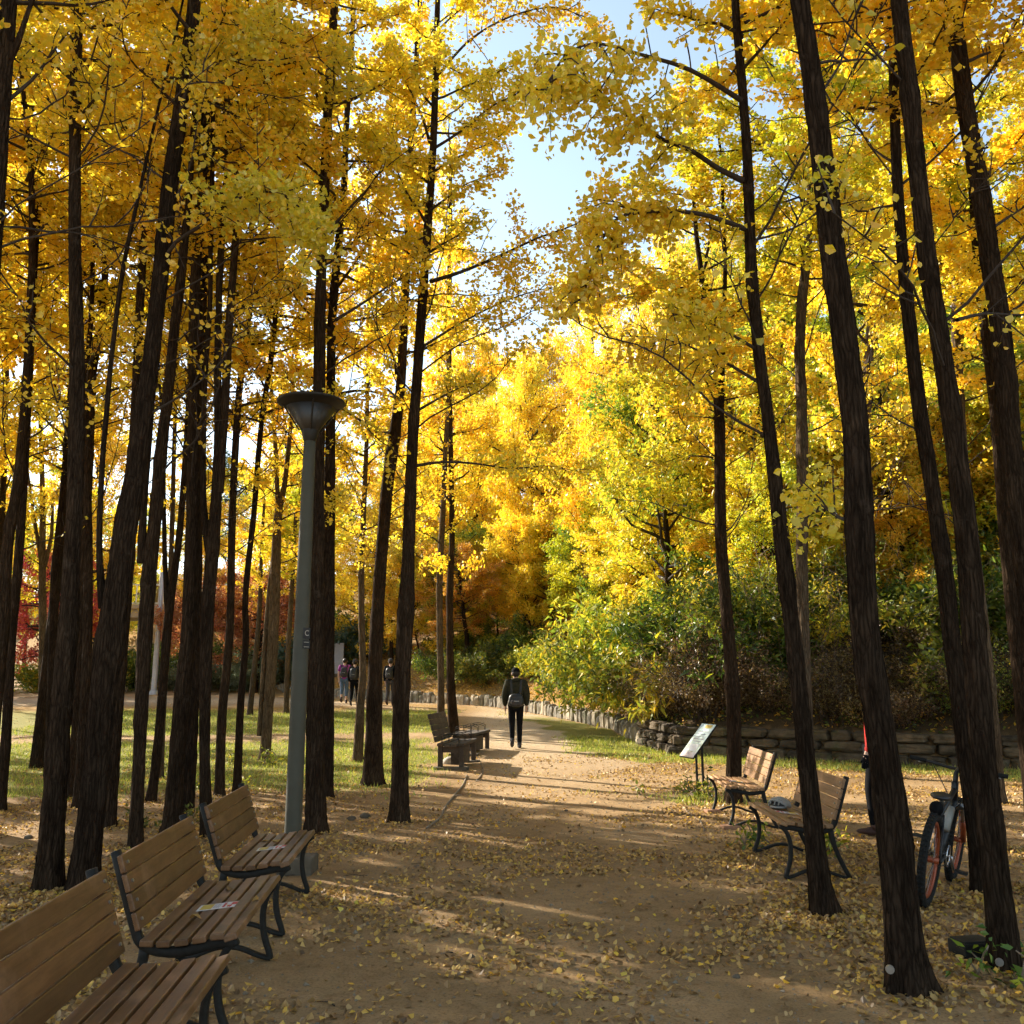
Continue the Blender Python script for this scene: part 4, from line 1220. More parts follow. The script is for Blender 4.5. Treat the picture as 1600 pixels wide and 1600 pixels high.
gx = rng.uniform(-4, 5, 9000); gy = rng.uniform(2.4, 13, 9000)
gz_ = height(gx, gy); gs = rng.uniform(.003, .010, 9000) * np.where(rng.random(9000) < .06, 2.0, 1)
oc = np.array([(1, 0, 0), (0, 1, 0), (-1, 0, 0), (0, -1, 0), (0, 0, .8), (0, 0, -.8)]) 
gv = oc[None] * (1 + rng.normal(size=(9000, 6, 1)) * .25) * gs[:, None, None] + np.stack([gx, gy, gz_ + gs * .2], 1)[:, None, :]
of = np.array([(0, 1, 4), (1, 2, 4), (2, 3, 4), (3, 0, 4), (1, 0, 5), (2, 1, 5), (3, 2, 5), (0, 3, 5)])
gme = np_mesh('grit', gv.reshape(-1, 3), (of[None] + 6 * np.arange(9000)[:, None, None]).reshape(-1, 3), False)
tag(link('grit', gme, M['grit']), kind='stuff')
mb = MB()
for i in range(130):
    x_ = random.uniform(-5, 5.2); y_ = random.uniform(2.6, 14); a_ = random.random() * 6.28; l_ = random.uniform(.04, .15); z_ = gz(x_, y_) + .006
    mb.tube([(x_, y_, z_), (x_ + math.cos(a_) * l_ * .5, y_ + math.sin(a_) * l_ * .5, z_ + random.uniform(0, .012)), (x_ + math.cos(a_ + .4) * l_, y_ + math.sin(a_ + .4) * l_, z_)], [.004, .003, .002], 4)
tag(mb.build('twig_litter', M['branch']), kind='stuff')


def grass(n, x0, x1, y0, y1, h):
    x, y = scatter(n, x0, x1, y0, y1, lambda x, y: np.clip(grass_mask(x, y) * 1.3 - .35 + .5 * noise2(x, y, 1.7, 2), 0, 1) * (hill_d(x, y) < -.05))
    z = height(x, y) - .01
    al = rng.normal(size=(len(x), 3)) * .45 + np.array([0, 0, 1])
    nr = rng.normal(size=(len(x), 3)); nr[:, 2] *= .3
    return np.stack([x, y, z], 1), nr, h * rng.uniform(.5, 1.5, len(x)), al


g1 = grass(110000, -14, 0, 12, 34, .075); g2 = grass(60000, 1, 11, 12.5, 24, .08)
gP, gN, gS, gA = [np.concatenate(q) for q in zip(g1, g2)]
tag(link('grass', leaf_mesh('grass', gP, gN, gS, rng, 'blade', gA), M['grass']), kind='stuff')


# ------------------------------------------------------------------ stone wall and edging
def stone(mb, c, size, rot, rn):
    ex = rn.uniform(5, 11)
    ph = [rn.uniform(0, 6.28) for _ in range(6)]

    def fn(v):
        # superellipsoid-like rounding of a cube sphere with lumps
        n = Vector((v.x, v.y, v.z)).normalized()
        q = (abs(n.x) ** ex + abs(n.y) ** ex + abs(n.z) ** ex) ** (-1 / ex)
        w = n * q
        lump = .97 + .05 * math.sin(3 * n.x + ph[0] + 2 * n.y) + .05 * math.sin(5 * n.z + ph[1] + 3 * n.x) + .035 * math.sin(9 * n.y + ph[2] + 4 * n.z) + .03 * math.sin(13 * n.x + ph[3] + 5 * n.z)
        return Vector((w.x * size[0] / 2, w.y * size[1] / 2, w.z * size[2] / 2)) * lump
    mb.ell(c, (1, 1, 1), 14, 9, Matrix.Rotation(rot, 3, 'Z'), rn.random(), fn)


rn = random.Random(9)
mb = MB()
s_end = float(np.hypot(*(WALLN[1:7] - WALLN[:6]).T).sum())
zc = 0
for course in range(3):
    h = (.22, .20, .20)[course]
    s = .2 + course * .17
    while s < s_end:
        ln = rn.uniform(.38, .85)
        p, d = along_wall(s + ln / 2, .16 + course * .03 + rn.uniform(-.03, .03))
        hh = h * rn.uniform(.88, 1.08)
        stone(mb, (p[0], p[1], float(base_h(p[1])) + zc + h / 2 - .03), (ln * .99, .42, hh), math.atan2(d[1], d[0]) + rn.uniform(-.05, .05), rn)
        s += ln
    zc += h
t = mb.build('stone_wall', M['stone'])
tag(t, 'low dry stacked wall of rough stones at the foot of the right slope', 'wall')
mb = MB()
s = s_end + .05
while s < LW - 3:
    ln = rn.uniform(.2, .42)
    p, d = along_wall(s + ln / 2, .12 + rn.uniform(-.03, .03))
    hh = rn.uniform(.36, .52)
    stone(mb, (p[0], p[1], float(base_h(p[1])) + hh / 2 - .07), (ln * .97, .32, hh), math.atan2(d[1], d[0]) + rn.uniform(-.1, .1), rn)
    s += ln
t = mb.build('stone_edging', M['stone_pale'])
tag(t, 'row of pale upright edging stones curving away along the path', 'stone edging')


# ------------------------------------------------------------------ slatted benches
def bez(p0, p1, p2, p3, n=10):
    return [tuple((1 - t) ** 3 * a + 3 * (1 - t) ** 2 * t * b + 3 * (1 - t) * t * t * c + t ** 3 * d for a, b, c, d in zip(p0, p1, p2, p3)) for t in [i / n for i in range(n + 1)]]


BL = 1.22     # distance between the two frames
SEATP = [(0.0, .432), (.06, .436), (.14, .424), (.22, .414), (.30, .410), (.375, .414)]
BACK0, BACK1 = Vector((.445, .485)), Vector((.555, .82))


def make_bench(wood, sticker=True):
    """front edge at local x=0, depth towards +x, length along y (0..BL)"""
    r = empty('park_bench')
    seat = MB()
    for i, (x, z) in enumerate(SEATP):
        a = Vector(SEATP[min(i + 1, 5)]) - Vector(SEATP[max(i - 1, 0)])
        an = math.atan2(a.y, a.x)
        if i == 0: an -= .35
        seat.box((x + .012, BL / 2, z + .018), (.062, BL + .10, .030), Matrix.Rotation(-an, 3, 'Y'))
    so = seat.build('seat', wood, r, bevel=.006)
    back = MB()
    dv = (BACK1 - BACK0)
    an = math.atan2(dv.y, dv.x)
    for i in range(4):
        p = BACK0 + dv * ((i + .5) / 4)
        back.box((p.x - .018, BL / 2, p.y), (.083, BL + .10, .026), Matrix.Rotation(-an, 3, 'Y'))
    back.build('backrest', wood, r, bevel=.006)
    bolts = MB()
    for y in (.0, BL):
        for i in range(4):
            p = BACK0 + dv * ((i + .5) / 4)
            bolts.tube([(p.x - .030, y, p.y + .004), (p.x - .037, y, p.y + .007)], .008, 8)
    bolts.build('bolts', M['steel'], r)
    for y in (-.0, BL):
        f = MB()
        Y = lambda pts: [(a, y, b) for a, b in pts]
        rail = bez((0.0, .415), (.10, .43), (.16, .385), (.26, .382)) + bez((.26, .382), (.36, .382), (.425, .40), (.447, .47))[1:] + [(.485, .58), (.525, .70), (.568, .832)]
        f.bar(Y(rail), (0, 1, 0), .046, [.044] * 12 + [.040] * (len(rail) - 12))
        fl = bez((-.015, .425), (.06, .40), (.075, .28), (.065, .20)) + bez((.065, .20), (.055, .10), (.02, .07), (.015, .012))[1:]
        f.bar(Y(fl), (0, 1, 0), .044, .033)
        rl = bez((.405, .40), (.41, .30), (.455, .18), (.52, .06)) + [(.545, .012)]
        f.bar(Y(rl), (0, 1, 0), .044, [.042] * 4 + [.034] * (len(rl) - 4))
        st = bez((.01, .016), (.10, .02), (.16, .085), (.27, .085)) + bez((.27, .085), (.38, .085), (.44, .02), (.55, .016))[1:]
        f.bar(Y(st), (0, 1, 0), .046, .024)
        f.build('leg_frame', M['iron'], r, True)
    if sticker:
        tl_ = Matrix.Rotation(.10, 3, 'Y')
        zz = lambda x, k_: .4535 + (.19 - x) * .10 + .0016 * k_
        st = MB(); st.box((.19, .65, zz(.19, 0)), (.22, .13, .0012), tl_)
        s_ = st.build('sticker', M['paper'], r, label='white paper notice with red and yellow print stuck on the seat')
        q = MB()
        for (x, y, a, b_) in ((.115, .63, .035, .05), (.135, .68, .02, .035), (.165, .65, .012, .09)): q.box((x, y, zz(x, 1)), (a, b_, .0012), tl_)
        q.build('red_print', M['red_print'], s_)
        q = MB(); q.box((.255, .65, zz(.255, 1)), (.06, .10, .0012), tl_); q.build('yellow_print', M['yellow_print'], s_)
        q = MB()
        for i in range(4): q.box((.19 + i * .009, .65, zz(.19 + i * .009, 1)), (.003, .09, .0012), tl_)
        q.build('text_lines', M['slate_print'], s_)
    return r


def place_bench(o, near, far, flip, label, group):
    """near / far = plan positions of the two front corners"""
    n = Vector(near); f = Vector(far)
    d = f - n
    if not flip:      # faces +x : seat depth goes to -x : rotate by 180 about z, length runs from far to near
        o.location = (f.x, f.y, gz(f.x, f.y)); o.rotation_euler.z = math.atan2(d.y, d.x) + R(90) + 0
    else:
        o.location = (n.x, n.y, gz(n.x, n.y)); o.rotation_euler.z = math.atan2(d.y, d.x) - R(90)
    tag(o, label, 'bench', group)
    return o


def seat_corner(px, py):
    d = ray(px, py); tt = (.445 - CAMZ) / d.z
    p = Vector((0, 0, CAMZ)) + d * tt
    return Vector((p.x, p.y))


b1 = make_bench(M['wood_dark'], False)
GB = 'brown slatted benches along the left of the path'
B2n, B2f = seat_corner(366, 1464), seat_corner(432, 1376)
B3n, B3f = seat_corner(450, 1350), seat_corner(487, 1304)
B1f = seat_corner(349, 1506)
print('bench2', B2n, B2f, 'bench3', B3n, B3f, 'b1', B1f)


def rescale(n, f):   # keep the real bench length, centre as measured
    c = (n + f) / 2; d = (f - n).normalized()
    return c - d * BL / 2, c + d * BL / 2


d1 = (B2f - B2n).normalized()
place_bench(b1, B1f - d1 * BL, B1f, False, 'nearest brown slatted bench, cut off by the bottom left corner', GB)
b2 = make_bench(M['wood_dark']); n_, f_ = rescale(B2n, B2f); place_bench(b2, n_, f_, False, 'middle brown slatted bench of the left row, with a notice and leaves on its seat', GB)
b3 = copy_tree(b2); n_, f_ = rescale(B3n, B3f); place_bench(b3, n_, f_, False, 'farthest brown slatted bench of the left row, beside the lamp post', GB)
GR = 'tan slatted benches along the right of the path'
b4 = make_bench(M['wood_tan'])
R1n, R1f = rescale(seat_corner(1226, 1291), seat_corner(1170, 1256))
R2n, R2f = rescale(seat_corner(1143, 1236), seat_corner(1104, 1211))
print('right', R1n, R1f, R2n, R2f)
place_bench(b4, R1n, R1f, True, 'nearer tan slatted bench on the right with a cycling helmet on it', GR)
b5 = copy_tree(b4)
place_bench(b5, R2n, R2f, True, 'farther tan slatted bench on the right, empty, next to the slanted sign', GR)


# bricks propping the farther tan bench
def on_bench(b, x, y, z):
    return b.location + Matrix.Rotation(b.rotation_euler.z, 3, 'Z') @ Vector((x, y, z))


for (bb, x, y, lb) in [(b5, .02, BL, 'reddish brick under the far front foot of the farther tan bench'), (b5, .02, .0, 'reddish brick under the near front foot of the farther tan bench')]:
    p = on_bench(bb, x, y, 0)
    m = MB(); m.box((0, 0, 0), (.21, .11, .055))
    o = m.build('brick', M['brick'], bevel=.006)
    o.location = (p.x, p.y, gz(p.x, p.y) + .012); o.rotation_euler.z = .3
    tag(o, lb, 'brick', 'bricks under the tan bench')

# a few leaves lying on the left seats
P = []; N = []
for bb, spots in ((b2, [(.10, .35), (.14, .62), (.33, .45), (.22, .92), (.05, .58), (.25, .20)]), (b3, [(.2, .4), (.28, .3), (.1, .8)]), (b1, [(.16, .9), (.33, 1.0)]), (b4, [(.1, .25), (.2, .15)]), (b5, [(.15, .3)])):
    for (x, y) in spots:
        p = on_bench(bb, x, y, .452); P.append(tuple(p)); N.append((rn.gauss(0, .25), rn.gauss(0, .25), 1))
al = rng.normal(size=(len(P), 3)); al[:, 2] *= .1
tag(link('leaves_on_benches', leaf_mesh('leaves_on_benches', np.array(P), np.array(N), .062, rng, 'fan', al), M['litter']), kind='stuff')

# ------------------------------------------------------------------ helmet
hp = on_bench(b4, .19, BL * .70, .455)
h = tag(empty('helmet', hp, .6), 'grey vented cycling helmet lying on the nearer tan bench', 'helmet')
m = MB(); m.ell((0, 0, .045), (.075, .115, .075), 20, 12, fn=lambda v: Vector((v.x, v.y, max(v.z, -.04))))
m.build('liner', M['black'], h, True)
m = MB()
for i, a in enumerate((-.9, -.55, -.2, .2, .55, .9)):
    pts = []
    for k_ in range(11):
        th = math.pi * (k_ / 10)
        pts.append((math.sin(a) * .098 * (.35 + .65 * math.sin(th)), -math.cos(th) * .135, .03 + math.sin(th) * .10 * math.cos(a * .8)))
    m.tube(pts, .014, 8)
for yy_ in (-.06, .0, .065):
    m.tube([(math.sin(a) * .10, yy_, .035 + math.cos(a) * .088) for a in np.linspace(-1.35, 1.35, 9)], .010, 6)
m.torus((0, 0, .03), .105, .014, 'Z', 36, 8)
m.build('shell', M['helmet'], h, True)
h.scale = (.76, .76, .8)

# ------------------------------------------------------------------ street lamp
lp = gp(455, 1362)
ltop = at_y(484, 640, lp.y)
lam = tag(empty('street_lamp', (lp.x, lp.y, gz(lp.x, lp.y))), 'grey green park lamp post with a dark cone shaped head, behind the third bench', 'lamp')
HL_ = ltop.z - lam.location.z
pole_top = at_y(485, 690, lp.y).z - lam.location.z
m = MB(); m.lathe([(.074, .0), (.073, 1.0), (.071, 1.72)], n=24)
m.build('pole', M['pole'], lam, True)
m = MB(); m.lathe([(.0725, 1.72), (.071, 1.725), (.058, pole_top - .25), (.054, pole_top + .02), (.001, pole_top + .02)], n=24)
m.build('upper_pole', M['pole'], lam, True)
m = MB(); m.box((.06, -.02, .04), (.30, .30, .20)); m.build('footing', M['concrete'], lam, bevel=.015)
m = MB(); m.lathe([(.054, pole_top), (.066, pole_top + .03), (.088, pole_top + .12), (.085, pole_top + .13), (.001, pole_top + .13)], n=28)
m.build('lamp_neck', M['lamp_dark'], lam, True)
hz = pole_top + .10
m = MB(); m.lathe([(.08, hz), (.235, hz + .23), (.22, hz + .235), (.001, hz + .232)], n=36); m.build('lamp_glass', M['lamp_glass'], lam, True)
m = MB(); m.lathe([(.225, hz + .222), (.312, hz + .268), (.326, hz + .285), (.318, hz + .298), (.20, hz + .318), (.001, hz + .328)], n=40)
m.build('lamp_hood', M['lamp_dark'], lam, True)
m = MB()
for a in (.3, 2.0, 3.5, 5.0):
    m.tube([(.10 * math.cos(a), .10 * math.sin(a), hz), (.27 * math.cos(a), .27 * math.sin(a), hz + .25)], .008, 6)
m.build('strut', M['lamp_dark'], lam)
# number plate strapped to the pole
pz = at_y(478, 990, lp.y).z - lam.location.z
pa = Matrix.Rotation(R(52), 3, 'Z')
pc = pa @ Vector((0, -.072, pz))
m = MB(); m.box(tuple(pc), (.08, .006, .10), pa); m.box(tuple(pc + Vector((0, 0, -.10))), (.08, .006, .075), pa)
pl = m.build('number_plate', M['black'], lam)
tc = bpy.data.curves.new('plate_letter', 'FONT'); tc.body = 'C'; tc.size = .072; tc.align_x = 'CENTER'; tc.align_y = 'CENTER'; tc.extrude = .0008
to = bpy.data.objects.new('tmp', tc); COL.objects.link(to)
bpy.context.view_layer.update()
tm = bpy.data.meshes.new_from_object(to.evaluated_get(bpy.context.evaluated_depsgraph_get()))
bpy.data.objects.remove(to)
lo = link('plate_letter', tm, M['rock'], pl)
lo.location = pc + pa @ Vector((0, -.0045, 0)); lo.rotation_euler = (R(90), 0, R(52))
m = MB()
for dz in (-.122, -.080): m.box(tuple(pc + Vector((0, 0, dz)) + pa @ Vector((0, -.004, 0))), (.055, .003, .005), pa)
m.build('plate_line', M['rock'], pl)

# ------------------------------------------------------------------ slanted information sign
sp = gp(1094, 1241)
sg = tag(empty('information_sign', sp, math.atan2(-.65, .15)), 'slanted pale information board on two thin dark posts beside the farther tan bench', 'sign')
# local x = long axis (towards the camera), local y = up the board (away from path)
m = MB()
for x in (-.09, .12): m.bar([(x, .0, -.1), (x, -.0, .72)], (1, 0, 0), .03, .03)
tilt = Matrix.Rotation(R(50), 3, 'X')
po = m.build('post', M['iron'], sg)
m = MB(); m.box((0, 0, .76), (.50, .62, .022), tilt); bd = m.build('board', M['iron'], sg, bevel=.004)


def board_mat():
    m, nt, out = nmat('sign_print')
    tcx = nt.nodes.new('ShaderNodeTexCoord')
    sx = nt.nodes.new('ShaderNodeSeparateXYZ'); nt.links.new(tcx.outputs['Generated'], sx.inputs[0])
    c = ramp(nt, [(0, (.46, .36, .34)), (.14, (.50, .44, .42)), (.18, (.42, .50, .42)), (.5, (.48, .58, .52)), (1, (.40, .54, .58))])
    nt.links.new(sx.outputs[1], c.inputs[0])
    surf(nt, out, c.outputs[0], .3, None, spec=.5)
    return m


m = MB(); m.box(tuple(Vector((0, 0, .76)) + tilt @ Vector((0, 0, .013))), (.48, .60, .002), tilt); fc = m.build('printed_face', board_mat(), bd)
m = MB(); m.box(tuple(Vector((0, 0, .76)) + tilt @ Vector((.05, .255, .0155))), (.22, .06, .002), tilt); m.build('title_block', M['yellow_print'], fc)
m = MB()
for i in range(5): m.box(tuple(Vector((0, 0, .76)) + tilt @ Vector((.0, .16 - i * .045, .0155))), (.34 - .05 * (i % 3), .012, .002), tilt)
m.build('text_block', M['slate_print'], fc)
m = MB(); m.box(tuple(Vector((0, 0, .76)) + tilt @ Vector((.02, -.13, .0155))), (.30, .12, .002), tilt); m.build('picture', M['white'], fc)

# ------------------------------------------------------------------ old wooden benches with wire arm rests
def old_bench(L=1.7):
    r = empty('wooden_bench')
    m = MB()
    for i in range(4):
        x = .06 + i * .125
        m.box((x, L / 2, .44 - .015 * math.sin(i / 3 * 3.14)), (.118, L, .05))
    m.build('seat', M['wood_old'], r, bevel=.008)
    m = MB()
    bm_ = Matrix.Rotation(R(-16), 3, 'Y')
    for i in range(5): m.box(tuple(Vector((-.045, L / 2, .53)) + bm_ @ Vector((0, 0, i * .105))), (.04, L * .96, .10), bm_)
    m.build('backrest', M['wood_old'], r, bevel=.008)
    for y in (.10, L - .10):
        for x in (.05, .44):
            q = MB(); q.box((x, y, .21), (.085, .085, .42)); q.build('leg', M['wood_old'], r, bevel=.006)
        q = MB(); q.box((.25, y, -.0), (.62, .24, .10)); q.build('footing', M['concrete'], r, bevel=.012)
        q = MB(); q.box((.27, y, .35), (.34, .03, .10)); q.build('cross_rail', M['wood_old'], r)
    q = MB(); q.box((.30, L / 2, .22), (.22, .9, .3)); q.build('under_panel', M['wood_old'], r)
    for y in (.12, L * .5, L - .12):
        q = MB()
        for dz, w in ((.0, 0), (.035, .02)):
            q.tube([(.06 + w, y, .46), (.06 + w, y, .58 - dz)] + [(.06 + w + (.34 - 2 * w) * t_, y, .58 - dz + .04 * math.sin(t_ * 3.14)) for t_ in np.linspace(.08, .92, 8)] + [(.40 - w, y, .58 - dz), (.40 - w, y, .46)], .006, 6)
        q.build('armrest', M['iron'], r, True)
    return r


ob = old_bench()
p = gp(682, 1204)
ob.location = (p.x, p.y, p.z); ob.rotation_euler.z = R(-6)
tag(ob, 'nearer old dark wooden bench with a tall backrest, by the twin trunks', 'bench', 'old wooden benches')
ob2 = copy_tree(ob)
for ch in list(ob2.children):
    if ch.name.startswith('backrest'): bpy.data.objects.remove(ch)
p = gp(705, 1181)
ob2.location = (p.x, p.y, p.z); ob2.rotation_euler.z = R(-10)
tag(ob2, 'farther old dark wooden bench without a back, nearest to the walker', 'bench', 'old wooden benches')

# ------------------------------------------------------------------ bicycle
def bicycle():
    r = empty('bicycle')
    wb, wr = 1.10, .335
    for nm, y in (('rear_wheel', 0), ('front_wheel', wb)):
        w = MB(); w.torus((0, y, wr), wr - .028, .031, 'X', 56, 12); 
        for i in range(56):
            a = 2 * math.pi * i / 56
            for s_ in (-1, 1):
                w.box((s_ * .014, y + math.cos(a) * (wr + .001), wr + math.sin(a) * (wr + .001)), (.016, .018, .012), Matrix.Rotation(a - math.pi / 2, 3, 'X'))
        wo = w.build('wheel', M['tyre'], r, True)
        q = MB(); q.torus((0, y, wr), wr - .070, .017, 'X', 48, 8, 1.0); q.build('rim', M['orange'], wo, True)
        q = MB()
        for i in range(24):
            a = 2 * math.pi * i / 24
            q.tube([((-1) ** i * .028, y + .02 * math.cos(a + .8), wr + .02 * math.sin(a + .8)), (0, y + (wr - .075) * math.cos(a), wr + (wr - .075) * math.sin(a))], .0018, 4)
        q.build('spokes', M['steel'], wo)
        q = MB(); q.tube([(-.06, y, wr), (.06, y, wr)], .022, 12); q.build('hub', M['orange'], wo, True)
        q = MB(); q.tube([(-.045, y, wr), (-.043, y, wr)], .08, 24); q.build('brake_disc', M['steel'], wo)
    bb = Vector((0, .43, .31)); st = Vector((0, .27, .66)); ht = Vector((0, .80, .80)); hb = Vector((0, .84, .68))
    f = MB()
    f.tube([bb, st], .019, 12); f.tube([st - Vector((0, 0, .02)), ht - Vector((0, 0, .03))], .021, 12); f.tube([bb, hb], .026, 12); f.tube([ht + Vector((0, -.01, .03)), hb - Vector((0, -.01, .03))], .027, 12)
    for s_ in (-1, 1):
        f.tube([bb + Vector((s_ * .04, 0, 0)), (s_ * .07, 0, wr)], .012, 8); f.tube([st + Vector((s_ * .02, 0, -.03)), (s_ * .07, 0, wr)], .009, 8)
    f.tube([(-.045, bb.y, bb.z), (.045, bb.y, bb.z)], .026, 12)
    f.build('frame', M['black'], r, True)
    q = MB()
    for s_ in (-1, 1): q.tube([hb + Vector((s_ * .058, .015, -.03)), (s_ * .058, 1.0, .50)], .016, 10)
    q.box((0, hb.y + .012, hb.z - .04), (.15, .05, .045))
    fk = q.build('fork', M['steel'], r, True)
    q = MB()
    for s_ in (-1, 1): q.tube([(s_ * .058, .985, .53), (s_ * .06, wb, wr)], .021, 10)
    q.tube([(-.058, 1.02, .60), (.058, 1.02, .60)], .014, 8)
    q.build('fork_lower', M['orange'], fk, True)
    q = MB(); q.tube([st, st + Vector((0, -.045, .10))], .015, 10); q.build('seat_post', M['black'], r, True)
    q = MB()
    def sad(v): return Vector((v.x * (1.0 if v.y < 0 else 1 - .62 * min(1, v.y / .10)), v.y, v.z))
    q.ell((0, .225, .775), (.078, .145, .028), 20, 10, fn=sad); q.build('saddle', M['black'], r, True)
    q = MB(); q.ell((0, .05, .70), (.05, .07, .055), 12, 8); q.build('saddle_bag', M['cloth_black'], r, True)
    stem = Vector((0, .80, .93))
    q = MB(); q.tube([ht, stem - Vector((0, 0, .02))], .019, 10); q.tube([stem - Vector((0, 0, .03)), stem + Vector((0, .07, .0))], .017, 10); q.build('stem', M['black'], r, True)
    q = MB(); q.tube([(-.36, .83, .955), (-.2, .86, .945), (-.05, .87, .93), (.05, .87, .93), (.2, .86, .945), (.36, .83, .955)], .0135, 10); hbo = q.build('handlebar', M['black'], r, True)
    for s_ in (-1, 1):
        q = MB(); q.tube([(s_ * .24, .855, .948), (s_ * .365, .828, .956)], .018, 10); q.build('grip', M['tyre'], hbo, True)
        q = MB(); q.tube([(s_ * .21, .87, .945), (s_ * .24, .91, .93), (s_ * .31, .92, .92)], .006, 6); q.build('brake_lever', M['steel'], hbo, True)
    q = MB(); q.tube(bez((-.2, .87, .94), (-.25, 1.1, .95), (-.1, 1.1, .7), (-.03, .90, .66), 14), .004, 5); q.tube(bez((.2, .87, .94), (.25, 1.05, .9), (.1, .95, .75), (.02, .7, .62), 14), .004, 5)
    q.build('brake_cable', M['black'], hbo)
    q = MB(); q.torus((.055, bb.y, bb.z), .078, .006, 'X', 36, 6); q.build('chainring', M['steel'], r)
    q = MB(); pass
    for s_ in (-1, 1):
        q = MB(); q.tube([(s_ * .075, bb.y, bb.z), (s_ * .085, bb.y + s_ * .12, bb.z - s_ * .12)], .011, 8)
        cr = q.build('crank', M['steel'], r, True)
        q = MB(); q.box((s_ * .14, bb.y + s_ * .12, bb.z - s_ * .12), (.09, .07, .018)); q.build('pedal', M['black'], cr)
    q = MB()
    for dz in (.075, -.07): q.tube([(.055, bb.y, bb.z + dz), (.055, 0, wr + dz * .5)], .004, 5)
    q.build('chain', M['iron'], r)
    q = MB(); q.tube([bb.lerp(hb, .35) + Vector((0, -.045, .045)), bb.lerp(hb, .75) + Vector((0, -.045, .045))], .034, 14); q.build('water_bottle', M['helmet'], r, True)
    return r


bk = bicycle()
bp = gp(1446, 1416); bq = gp(1494, 1368)
bk.location = (bp.x, bp.y, bp.z + .0)
hd = math.atan2(bq.y - bp.y, bq.x - bp.x) - R(90)
bk.rotation_euler = (0, R(10), hd)
tag(bk, 'black mountain bike with orange rims leaning against the right hand trunks', 'bicycle')


# ------------------------------------------------------------------ people
def skin_mesh(name, joints, edges, sub=2):
    names = list(joints)
    me = bpy.data.meshes.new(name)
    bm = bmesh.new()
    lay = bm.verts.layers.skin.verify()
    vs = {}
    for i, n in enumerate(names):
        p, r_ = joints[n]
        v = bm.verts.new(p)
        v[lay].radius = (r_, r_)
        v[lay].use_root = (i == 0)
        vs[n] = v
    for a, b in edges: bm.edges.new((vs[a], vs[b]))
    bm.to_mesh(me); bm.free()
    o = bpy.data.objects.new('tmp', me); COL.objects.link(o)
    o.modifiers.new('skin', 'SKIN').use_smooth_shade = True
    s_ = o.modifiers.new('sub', 'SUBSURF'); s_.levels = sub; s_.render_levels = sub
    bpy.context.view_layer.update()
    out = bpy.data.meshes.new_from_object(o.evaluated_get(bpy.context.evaluated_depsgraph_get()))
    out.name = name
    bpy.data.objects.remove(o)
    out.polygons.foreach_set('use_smooth', [True] * len(out.polygons))
    return out


